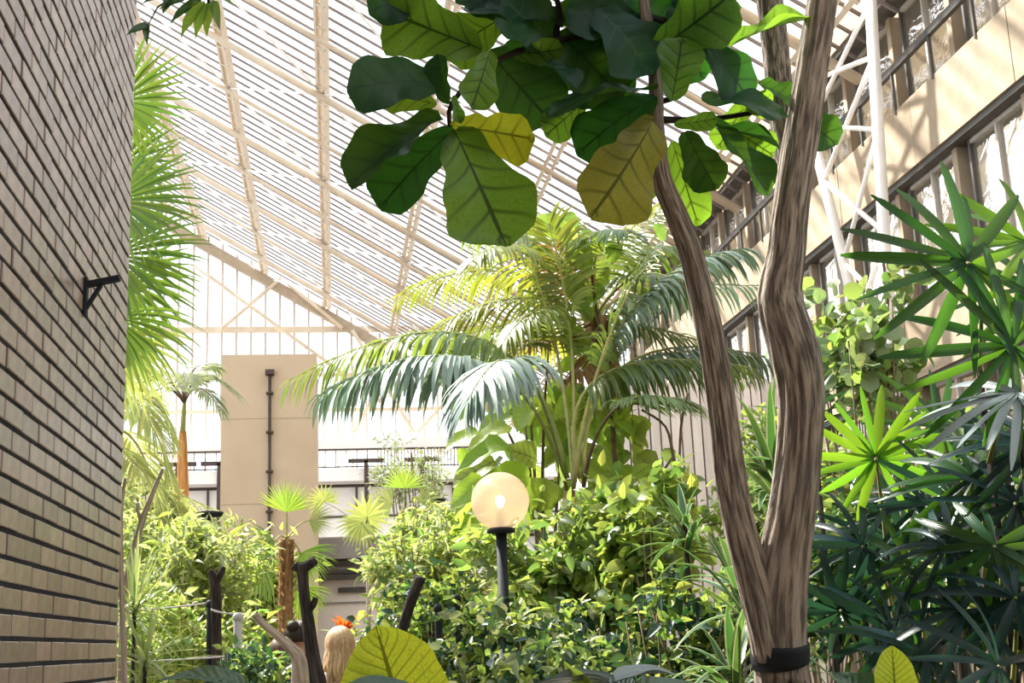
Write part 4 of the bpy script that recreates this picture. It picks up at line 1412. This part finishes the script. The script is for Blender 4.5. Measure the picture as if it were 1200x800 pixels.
stump('dark forked stump against the yellow-green shrub', 9.3, [[(255, 790, 13), (253, 740, 12), (253, 700, 12), (251, 680, 11), (246, 668, 7)], [(252, 684, 9), (258, 672, 8), (262, 664, 6)]], 'bark_dark')
stump('dark pollarded trunk with a knobbly cut head', 7.5, [[(372, 800, 22), (366, 770, 17), (361, 730, 14), (357, 700, 13), (355, 670, 14), (356, 660, 18)], [(356, 668, 12), (348, 664, 10), (345, 668, 8)], [(358, 664, 12), (367, 658, 12), (370, 656, 9)], [(361, 718, 6), (367, 708, 8), (370, 700, 6)]], 'bark_dark')
stump('grey sawn branch leaning up to the left in front of the visitors', 7.2, [[(352, 800, 22), (350, 775, 18), (343, 762, 13), (325, 745, 10), (308, 730, 9), (299, 720, 9)]], 'bark_pale')
stump('dark sawn stem slanting up out of the shrubs', 8.4, [[(466, 760, 12), (472, 735, 12), (480, 708, 12), (488, 688, 13), (493, 676, 15)]], 'bark_dark')
stump('bare pale forked branch standing by the brick corner', 9.0, [[(146, 690, 10), (158, 640, 8), (168, 605, 7), (180, 575, 5), (191, 549, 4)], [(166, 612, 6), (162, 600, 4), (161, 589, 3)]], 'bark_pale', 'bare_branch')
stump('slender pale stem rising along the brick wall edge', 6.6, [[(146, 800, 8), (144, 740, 6), (142, 680, 6), (142, 600, 5), (147, 560, 4)]], 'bark_pale', 'bare_sapling')
stump('reddish bare climbing branch against the pale facade', 9.5, [[(1020, 520, 10), (1022, 480, 9), (1030, 445, 8), (1046, 425, 6), (1064, 412, 5)], [(1030, 445, 6), (1036, 400, 5), (1040, 350, 4), (1034, 300, 3)], [(1024, 470, 5), (1000, 440, 4), (985, 400, 3)]], 'stem_brown', 'bare_branch')
stump('thin brown stem crossing in front of the pale wall panels', 10.0, [[(806, 640, 4), (800, 580, 4), (790, 540, 4), (780, 500, 3), (752, 480, 3)], [(796, 560, 3), (798, 500, 3), (806, 460, 3)], [(788, 536, 3), (770, 560, 3), (740, 590, 3)]], 'stem_brown', 'bare_sapling')

# ================================================================== shrubs
bush('shrub', 'broad yellow-green shrub with oval leaves filling the bed under the kentia palm', 'shrub', 668, 690, 8.3, 116, 86, T_OV, 'ov', ['lime', 'mid', 'lime', 'mid', 'dull', 'mid'], 25, .5, 290, 2200, depth=.7, stems=10, seed=1)
bush('shrub', 'bright lime shrub in front of the fig trunk with curled sunlit leaves', 'shrub', 760, 640, 7.6, 62, 95, T_HE, 'he', ['lime', 'mid'], 28, .75, 200, 500, depth=.5, stems=8, seed=2)
bush('shrub', 'dark glossy low shrub below the globe lamp', 'shrub', 640, 770, 6.4, 160, 62, T_OV, 'ov', ['darkleaf', 'mid', 'lime', 'dull', 'darkleaf'], 22, .5, 240, 1800, depth=.6, stems=8, seed=3)  # darkleaf listed twice to colour in the shaded gaps between leaves
bush('shrub', 'lime and dark leaved shrub at the foot of the fig tree', 'shrub', 800, 750, 5.4, 95, 75, T_OV, 'ov', ['mid', 'darkleaf', 'lime', 'darkleaf'], 26, .5, 160, 600, depth=.45, stems=8, seed=4)  # doubled dark leaves paint shade into the gaps of this crown
bush('shrub', 'yellow-green bushy willow-leaved shrub beside the brick wall', 'shrub', 222, 680, 11.5, 88, 96, T_LA, 'la', ['washed', 'lime', 'dull'], 20, .3, 280, 4200, depth=.9, stems=12, seed=5)
bush('shrub', 'low sunlit shrub between the brick corner and the grey post', 'shrub', 205, 765, 10.0, 84, 62, T_OV, 'ov', ['lime', 'mid', 'washed'], 17, .5, 220, 1500, depth=.8, stems=6, seed=6)
bush('shrub', 'dark small-leaved shrub below the grey sawn branch', 'shrub', 292, 788, 8.0, 58, 42, T_OV, 'ov', ['darkleaf', 'mid'], 17, .6, 120, 400, depth=.4, stems=6, seed=7)
bush('shrub', 'pale feathery shrub between the visitors and the lamp', 'shrub', 500, 668, 13.0, 80, 64, T_LA, 'la', ['dull', 'washed', 'mid', 'lime'], 17, .32, 260, 2200, depth=1.0, stems=10, seed=8)
bush('shrub', 'mid-green leafy shrub behind the barrier posts', 'shrub', 520, 745, 10.5, 90, 62, T_OV, 'ov', ['mid', 'lime', 'darkleaf'], 18, .5, 200, 1300, depth=.7, stems=8, seed=9)
bush('shrub', 'sunlit lime shrub behind the small fan palm', 'shrub', 296, 704, 16.0, 60, 74, T_OV, 'ov', ['lime', 'washed', 'lime'], 18, .5, 160, 1800, depth=1.0, stems=6, seed=10)
bush('shrub', 'pale round-leaved shrub between the fig trunk and the lady palms', 'shrub', 1010, 400, 8.0, 78, 92, T_RO, 'ro', ['paleleaf', 'paleleaf', 'mid'], 26, .85, 200, 260, depth=.6, stems=10, seed=11, hollow=.2, stem_mat='stem_brown')
bush('shrub', 'deep shaded shrub massed behind the lady palms', 'shrub', 1100, 660, 6.2, 170, 170, T_LA, 'la', ['darkleaf', 'darkleaf', 'mid'], 44, .3, 200, 1700, depth=.8, stems=10, seed=12, hollow=.1)
bush('shrub', 'sunlit broad-leaved shrub glimpsed between the two fig stems', 'shrub', 890, 620, 9.0, 70, 110, T_OV, 'ov', ['mid', 'lime', 'dull'], 25, .5, 160, 700, depth=.6, stems=8, seed=13)
bush('small_tree', 'thin brownish-green small tree in front of the gallery railing', 'tree', 488, 560, 26.0, 44, 44, T_LA, 'la', ['dull', 'dull', 'dull'], 9, .3, 60, 900, depth=.8, stems=8, seed=14, hollow=.1)
bush('shrub', 'lime shrub climbing round the kentia palm base', 'shrub', 742, 612, 10.4, 50, 56, T_HE, 'he', ['lime', 'lime_big', 'mid'], 28, .8, 180, 350, depth=.5, stems=6, seed=15)
bush('shrub', 'washed-out leafy shrub against the brick corner', 'shrub', 172, 610, 15.0, 40, 60, T_LA, 'la', ['washed', 'washed', 'dull'], 20, .3, 120, 900, depth=.8, stems=6, seed=16)
bush('shrub', 'sunlit hedge in front of the white wall under the bridge', 'shrub', 500, 715, 20.0, 60, 50, T_OV, 'ov', ['mid', 'lime', 'dull'], 12, .5, 100, 1100, depth=1.2, stems=5, seed=17)
bush('shrub', 'pale leafy shrub behind the dracaenas against the facade', 'shrub', 945, 560, 13.0, 90, 90, T_OV, 'ov', ['dull', 'lime', 'mid'], 20, .5, 120, 900, depth=.8, stems=6, seed=18)

# ================================================================== climber with big lime leaves round the palm
dcl = 12.0
cb_ = at(640, 600, dcl)
cbase = (float(cb_[0]), float(cb_[1]), 0.0)
CL = thing('climbing_philodendron', 'climber with large lime-green leaves behind the globe lamp', 'climber', cbase)
cm = {k: [tpl_mesh('leaf', t, M[k]) for t in (T_HE2, leaf_tpl(P_OVATE, 8, 4, .2, .3, .08, 5))] for k in ('lime_big', 'lime', 'mid')}
for k in range(5):
    e = at(random.uniform(560, 700), random.uniform(400, 560), dcl + random.uniform(-.2, .6))
    G().tube(bez(V3(cbase), at(640 + random.uniform(-20, 20), 620, dcl), e, 9), list(np.linspace(.03, .01, 9)), 7).obj('stem', M['stem_brown'], CL, cbase)
big = [(560, 470, 528, 474, 60, 36), (596, 520, 532, 538, 62, 32), (580, 540, 528, 562, 62, 34), (590, 552, 522, 592, 66, 36), (566, 560, 528, 590, 60, 30), (600, 500, 540, 520, 60, 34),
       (610, 480, 556, 506, 60, 36), (570, 590, 524, 632, 60, 26), (620, 560, 580, 552, 60, 36), (640, 560, 630, 600, 46, 40), (610, 590, 650, 585, 44, 34), (630, 540, 600, 520, 50, 40),
       (600, 460, 570, 480, 40, 30), (625, 470, 600, 500, 46, 34), (590, 575, 610, 640, 46, 40), (600, 600, 560, 640, 52, 36), (640, 500, 660, 520, 40, 36), (620, 440, 600, 460, 36, 30),
       (560, 505, 520, 520, 44, 26), (640, 470, 625, 500, 40, 34)]
for i, (bx, by, tx, ty, L, w) in enumerate(big):
    dz = random.uniform(-.3, .4)
    B, T_ = at(bx, by, dcl + dz), at(tx, ty, dcl + dz - .1)
    ax = T_ - B
    Lw = float(np.linalg.norm(ax))
    n = -FW * .6 + np.array([0, 0, 1.0]) * random.uniform(.3, 1) + RT * random.uniform(-.5, .5)
    inst('leaf', cm[random.choice(('lime_big', 'lime_big', 'lime'))][i % 2], CL, frame(B, ax, n, w * 1.25 * dcl / FPX, Lw, Lw), cbase)
for i in range(150):
    x, y = random.gauss(655, 48), random.uniform(250, 600)
    if y < 400: x = random.gauss(650, 40)
    if 440 > y: continue
    dz = random.uniform(.1, 1.0)
    B = at(x, y, dcl + dz)
    a = random.uniform(-2.6, -.5)
    ax = imgdir(math.degrees(a), random.uniform(-.3, .5))
    L = random.uniform(20, 40) * dcl / FPX
    inst('leaf', cm[random.choice(('lime_big', 'lime', 'mid'))][i % 2], CL, frame(B, ax, -FW * .7 + np.array([0, 0, .7]) + RT * random.uniform(-.6, .6), L * .75, L, L), cbase)
# a pothos on the taller palm's trunk
d5 = 11.9
b5 = at(716, 610, d5)
base5 = (float(b5[0]), float(b5[1]), 0.0)
PO = thing('climbing_pothos', 'golden pothos climbing the shaggy palm trunk', 'climber', base5)
G().tube([V3(base5), at(722, 560, d5), at(716, 480, d5), at(704, 400, d5), at(690, 300, d5), at(650, 262, d5)], [.03, .025, .02, .015, .012, .008], 8).obj('stem', M['stem_brown'], PO, base5)
for i in range(150):
    y = random.uniform(250, 600)
    if y < 450 and random.random() < .8: continue
    x = np.interp(y, [250, 300, 400, 480, 600], [655, 690, 704, 716, 724]) + random.gauss(0, 26 if y > 380 else 18)
    B = at(x, y, d5 + random.uniform(-.25, .3))
    ax = imgdir(random.uniform(-150, -30), random.uniform(-.2, .5))
    L = random.uniform(22, 44) * d5 / FPX
    inst('leaf', cm[random.choice(('lime_big', 'lime', 'lime_big'))][i % 2], PO, frame(B, ax, -FW * .7 + np.array([0, 0, .7]) + RT * random.uniform(-.6, .6), L * .8, L, L), base5)

for (bx, by, tx, ty, w) in ((622, 262, 660, 268, 24), (640, 250, 650, 276, 26), (676, 280, 712, 276, 26), (694, 272, 702, 296, 24), (722, 284, 716, 306, 20), (662, 250, 676, 262, 18), (770, 262, 778, 280, 14)):
    B, T_ = at(bx, by, d5), at(tx, ty, d5 - .1)
    L = float(np.linalg.norm(T_ - B))
    inst('leaf', cm['lime_big'][0], PO, frame(B, T_ - B, -FW * .7 + np.array([0, 0, .7]), w * 1.2 * d5 / FPX, L, L), base5)

# ================================================================== dracaenas
def dracaena(label, stemp, d, n, Lp, wp, m, seed, el=(-20, 80), droop=1.0, azr=(0, 360)):
    r = random.Random(seed)
    p = at(stemp[0], stemp[1], d)
    base = (float(p[0]), float(p[1]), 0.0)
    T = thing('dracaena', label, 'plant', base, 'dracaenas in the bed')
    G().tube([V3(base), V3((base[0], base[1], p[2] * .6)), p], [.016, .014, .012], 8).obj('stem', M['bark_dark'], T, base)
    for i in range(n):
        a = math.radians(r.uniform(*azr))
        e = math.radians(r.uniform(*el))
        dv = np.array([math.cos(a) * math.cos(e), math.sin(a) * math.cos(e), math.sin(e)])
        q = p + np.array([0, 0, -r.uniform(0, .18)])
        g = G()
        g.strip(q, dv, np.cross(dv, (0, 0, 1)), Lp * d / FPX * r.uniform(.75, 1.15), wp * d / FPX * r.uniform(.8, 1.2), P_STRAP, droop * r.uniform(.6, 1.3), 7, .3)
        g.obj('leaf', M[m], T, base)


dracaena('striped dracaena with long arching leaves left of the fig trunk', (868, 690), 4.9, 34, 125, 13, 'drac', 1)
dracaena('striped dracaena rosette standing beside the thin fig stem', (802, 610), 6.4, 30, 66, 9, 'drac', 2)
dracaena('dracaena with dark upright leaves between the fig stems', (905, 540), 5.2, 30, 110, 13, 'drac', 3, el=(0, 85))
dracaena('tall dark dracaena behind the fig trunk with stiff raised leaves', (950, 470), 5.6, 22, 70, 12, 'darkleaf', 4, el=(10, 88), droop=.5)
dracaena('striped dracaena low at the fig tree foot', (860, 780), 4.6, 30, 115, 13, 'drac', 5, el=(-10, 70))
dracaena('pale spiky dracaena beside the brick corner', (158, 700), 8.5, 46, 90, 5, 'drac_pale', 6, el=(-40, 85), droop=.4)
dracaena('pale spiky dracaena low beside the brick corner', (170, 770), 8.0, 44, 80, 5, 'drac_pale', 7, el=(-30, 85), droop=.4)
dracaena('green spiky rosette in front of the kentia palm foot', (640, 660), 9.4, 30, 64, 6, 'drac', 8, el=(10, 85), droop=.5)

# ================================================================== big foreground leaves
def big_leaf_plant(name, label, d, root_px, leaves, tpls):
    p = at(root_px, 790, d)
    base = (float(p[0]), float(p[1]), 0.0)
    T = thing(name, label, 'plant', base)
    for i, (bx, by, tx, ty, w, dt, nn, m, k) in enumerate(leaves):
        B, T_ = at(bx, by, d), at(tx, ty, d + dt)
        L = float(np.linalg.norm(T_ - B))
        n = RT * nn[0] + np.array([0, 0, 1.0]) * nn[1] - FW * nn[2]
        inst('leaf', tpl_mesh('leaf', tpls[k], M[m]), T, frame(B, T_ - B, n, w * d / FPX, L, L), base)
        G().tube(bez(V3(base), V3((base[0], base[1], B[2] * .7)), B, 8), [.012] * 4 + [.008] * 4, 7).obj('leaf_stalk', M['stem_green'], T, base)
    return T


BT = [leaf_tpl(P_BROAD, 14, 6, .12, .15, .04, 21), leaf_tpl(P_OVATE, 14, 6, .25, .35, .05, 22), leaf_tpl(P_LANCE, 12, 4, .2, .3, .03, 23)]
big_leaf_plant('broadleaf_plant', 'upright glowing yellow-green leaf rising in the foreground', 2.6, 470, [(492, 905, 438, 734, 128, .05, (.05, 0, 1), 'yellow_leaf', 0),
               (490, 812, 388, 786, 30, -.05, (0, .95, .35), 'glossy_dark', 2), (470, 830, 400, 770, 40, .1, (0, .8, .6), 'glossy_dark', 1)], BT)
big_leaf_plant('broadleaf_plant', 'dark glossy arching leaf low beside the brick wall', 3.6, 250, [(292, 812, 205, 770, 34, -.1, (.1, .85, .5), 'glossy_dark', 1), (230, 830, 170, 790, 40, .2, (0, .8, .6), 'paleleaf', 1)], BT)
big_leaf_plant('broadleaf_plant', 'dark broad leaves with pale shine along the bottom of the bed', 2.9, 700, [(722, 806, 620, 774, 24, .1, (0, .95, .3), 'rhapis_glare', 1), (700, 806, 648, 782, 30, .08, (0, -.3, .9), 'lime_big', 2), (712, 804, 790, 764, 26, .1, (0, .9, .4), 'rhapis_glare', 2), (740, 820, 690, 782, 40, .2, (0, .6, .7), 'glossy_dark', 1),  # white shine and green glow put into the grey and lime leaf colours
               (700, 830, 600, 800, 44, 0, (0, .8, .5), 'glossy_dark', 1), (740, 830, 850, 790, 50, .1, (0, .7, .6), 'glossy_dark', 1), (720, 840, 700, 785, 60, .2, (0, .4, .9), 'lime_big', 0)], BT)
big_leaf_plant('broadleaf_plant', 'small upright yellow leaf in front of the dark lady palm', 2.7, 1050, [(1050, 850, 1049, 757, 52, .03, (0, 0, 1), 'yellow_leaf', 0), (1040, 840, 980, 772, 56, .1, (0, .6, .7), 'glossy_dark', 1), (1190, 850, 1205, 785, 60, .1, (0, .8, .5), 'paleleaf', 1)], BT)

# ================================================================== orange flower
do = 11.5
po = at(404, 743, do)
obase = (float(po[0]), float(po[1]), 0.0)
FLW = thing('orange_bromeliad', 'orange-red bromeliad flower head behind the blonde visitor', 'flower', obase)
G().tube([V3(obase), po], [.02, .015], 8).obj('stem', M['stem_green'], FLW, obase)
om = tpl_mesh('petal', T_LA, M['orange_petal'])
for i in range(26):
    a, e = i * 2.4, random.uniform(.15, 1.3)
    dv = np.array([math.cos(a) * math.cos(e), math.sin(a) * math.cos(e), math.sin(e)])
    L = random.uniform(.14, .22)
    inst('petal', om, FLW, frame(po + np.array([0, 0, .0]), dv, np.array([0, 0, 1.0]) - dv * .5, .05, L, L), obase)
for i in range(10):
    a = i * .63
    g = G(); g.strip(po - np.array([0, 0, .05]), (math.cos(a), math.sin(a), .9), (-math.sin(a), math.cos(a), 0), .3, .04, P_STRAP, 1.0, 6, .3)
    g.obj('leaf', M['drac_pale'], FLW, obase)

# ================================================================== visitors on the path, seen from behind
def flat_mat(name, c, rough=.8):
    return surf_mat(name, tuple(x * .85 for x in c), c, 14, rough, .05)


M['skin'] = flat_mat('skin', (.62, .36, .26), .55)
M['hair_dark'] = surf_mat('hair_dark', (.012, .008, .007), (.05, .03, .022), 40, .5, .3, stretch=(4, 4, .4), var=.6)
M['hair_brown'] = surf_mat('hair_brown', (.06, .03, .018), (.13, .07, .04), 40, .5, .3, stretch=(4, 4, .4), var=.6)
M['hair_blonde'] = surf_mat('hair_blonde', (.38, .23, .11), (.68, .47, .27), 40, .5, .3, stretch=(4, 4, .4), var=.6)


def person(label, px, py_top, d, height, heading, shirt, trousers, hairm, long_hair, bun=False):
    t = at(px, py_top, d)
    base = (float(t[0]), float(t[1]), 0.04)
    s = height / 1.70
    # skeleton: one vertex per joint, front is +Y of the figure
    J = {'pelvis': (0, 0, .93, .135, .10), 'waist': (0, .0, 1.08, .115, .085), 'chest': (0, -.01, 1.26, .145, .10), 'neck0': (0, -.015, 1.41, .075, .06), 'neck1': (0, .0, 1.48, .05, .05),
         'head0': (0, .012, 1.55, .07, .082), 'head1': (0, .005, 1.63, .078, .095), 'nose': (0, .095, 1.575, .014, .014), 'head2': (0, .0, 1.67, .055, .065),
         'shL': (-.165, -.015, 1.37, .055, .055), 'elL': (-.215, -.04, 1.10, .04, .04), 'wrL': (-.20, .08, .90, .026, .026), 'paL': (-.195, .115, .84, .03, .02),
         'shR': (.165, -.015, 1.37, .055, .055), 'elR': (.215, -.04, 1.10, .04, .04), 'wrR': (.20, .08, .90, .026, .026), 'paR': (.195, .115, .84, .03, .02),
         'hiL': (-.09, 0, .86, .085, .09), 'knL': (-.095, .05, .48, .055, .058), 'anL': (-.10, -.05, .08, .036, .04), 'toL': (-.11, .10, .03, .035, .028),
         'hiR': (.09, 0, .86, .085, .09), 'knR': (.095, .0, .48, .055, .058), 'anR': (.10, .0, .08, .036, .04), 'toR': (.11, .16, .03, .035, .028)}
    E = [('pelvis', 'waist'), ('waist', 'chest'), ('chest', 'neck0'), ('neck0', 'neck1'), ('neck1', 'head0'), ('head0', 'head1'), ('head0', 'nose'), ('head1', 'head2'),
         ('neck0', 'shL'), ('shL', 'elL'), ('elL', 'wrL'), ('wrL', 'paL'), ('neck0', 'shR'), ('shR', 'elR'), ('elR', 'wrR'), ('wrR', 'paR'),
         ('pelvis', 'hiL'), ('hiL', 'knL'), ('knL', 'anL'), ('anL', 'toL'), ('pelvis', 'hiR'), ('hiR', 'knR'), ('knR', 'anR'), ('anR', 'toR')]
    for sd, sg in (('L', -1), ('R', 1)):
        for k, (ox, oy, L) in enumerate(((-.028, .0, .070), (-.010, .006, .082), (.010, .006, .078), (.026, .0, .062))):
            px_, py_, pz_ = J['pa' + sd][:3]
            J[f'f{sd}{k}a'] = (px_ + ox * .9, py_ + .012 + oy, pz_ - .035, .0095, .0095)
            J[f'f{sd}{k}b'] = (px_ + ox, py_ + .02 + oy, pz_ - .035 - L * .55, .009, .009)
            J[f'f{sd}{k}c'] = (px_ + ox, py_ + .008 + oy, pz_ - .035 - L, .0075, .0075)
            E += [('pa' + sd, f'f{sd}{k}a'), (f'f{sd}{k}a', f'f{sd}{k}b'), (f'f{sd}{k}b', f'f{sd}{k}c')]
        px_, py_, pz_ = J['pa' + sd][:3]
        J[f't{sd}a'] = (px_ - sg * .032, py_ + .03, pz_ + .0, .011, .011)
        J[f't{sd}b'] = (px_ - sg * .04, py_ + .045, pz_ - .04, .009, .009)
        E += [('wr' + sd, f't{sd}a'), (f't{sd}a', f't{sd}b')]
    names = list(J)
    me = bpy.data.meshes.new('body_cage')
    me.from_pydata([tuple(c * s for c in J[n][:3]) for n in names], [(names.index(a), names.index(b)) for a, b in E], [])
    o = bpy.data.objects.new('body_cage', me)
    COL.objects.link(o)
    sk = o.modifiers.new('skin', 'SKIN')
    if not me.skin_vertices:
        bpy.context.view_layer.objects.active = o
    for i, n in enumerate(names):
        v = me.skin_vertices[0].data[i]
        v.radius = (J[n][3] * s, J[n][4] * s)
        v.use_root = (n == 'pelvis')
    sub = o.modifiers.new('sub', 'SUBSURF'); sub.levels = 2; sub.render_levels = 2
    dg = bpy.context.evaluated_depsgraph_get()
    bm_ = bpy.data.meshes.new_from_object(o.evaluated_get(dg))
    bpy.data.objects.remove(o)
    bm_.name = 'body'
    for mm in (M['skin'], shirt, trousers, M['black']):
        bm_.materials.append(mm)
    for p in bm_.polygons:
        c = p.center / s
        p.use_smooth = True
        if c.z < .10: p.material_index = 3
        elif c.z < .98 and abs(c.x) < .175: p.material_index = 2
        elif c.z < 1.43 and (abs(c.x) < .19 or c.z > 1.18): p.material_index = 1
        else: p.material_index = 0
    T = thing('person', label, 'person', base)
    T.rotation_euler = (0, 0, heading)
    b = bpy.data.objects.new('body', bm_); COL.objects.link(b); b.parent = T
    # hair: locks falling from the crown, the face left free
    hg = G()
    rh = random.Random(int(px))
    for k in range(150):
        a = rh.uniform(0, 2 * math.pi)
        front = math.sin(a)
        ph1 = math.pi * (0.34 if front > .55 else 0.62)
        ph0 = rh.uniform(0, .5)
        P, Rr = [], []
        for i in range(7):
            ph = ph0 + (ph1 - ph0) * i / 6
            P.append((.090 * math.sin(ph) * math.cos(a), .108 * math.sin(ph) * front - .006, .108 * math.cos(ph) + 1.615))
            Rr.append(.016)
        if long_hair and front < .5:
            x, y, z = P[-1]
            L = long_hair * rh.uniform(.75, 1.1)
            ox, oy = rh.gauss(0, .012), rh.gauss(0, .010)
            for i in range(1, 6):
                t = i / 5
                P.append((x * (1 + .28 * t) + ox * t + .006 * math.sin(7 * t + k), y * (1 + .1 * t) - .02 * t + oy * t, z - L * t))
                Rr.append(.016 * (1 - .6 * t))
        hg.tube([(p[0] * s, p[1] * s, p[2] * s) for p in P], [r * s for r in Rr], 5)
    hg.obj('hair', hairm, T)
    if bun:
        hg = G(); hg.lathe((0, -.09 * s, 1.69 * s), [(.01, -.05), (.045, -.03), (.055, 0), (.04, .035), (.008, .05)], 14); hg.obj('hair_bun', hairm, T)
    for sg in (-1, 1):
        eg = G(); eg.lathe((sg * .085 * s, .0, 1.57 * s), [(.004, -.03), (.014, -.012), (.016, .01), (.006, .028)], 8); eg.obj('ear', M['skin'], T)
        eg = G(); eg.lathe((sg * .032 * s, .088 * s, 1.605 * s), [(.002, -.008), (.009, 0), (.002, .008)], 8); eg.obj('eye', M['black'], T)
    eg = G(); eg.box((-.022 * s, .086 * s, 1.532 * s), (.022 * s, .096 * s, 1.54 * s)); eg.obj('mouth', flat_mat('lips', (.5, .16, .14)), T)
    return T


person('visitor with long blonde hair in a white top, seen from behind', 398, 744, 8.8, 1.68, 0.15, flat_mat('white_top', (.8, .78, .8)), flat_mat('denim', (.05, .08, .16)), M['hair_blonde'], .22)
person('visitor with dark hair tied in a bun and a white top behind the pollarded trunk', 349, 746, 10.4, 1.76, -0.4, flat_mat('pale_top', (.82, .8, .84)), flat_mat('grey_trousers', (.1, .1, .12)), M['hair_dark'], .0, True)
person('visitor with brown hair in a navy top beside the sawn branch', 330, 758, 9.2, 1.63, 0.6, flat_mat('navy_top', (.02, .03, .10)), flat_mat('dark_trousers', (.03, .03, .04)), M['hair_brown'], .06)
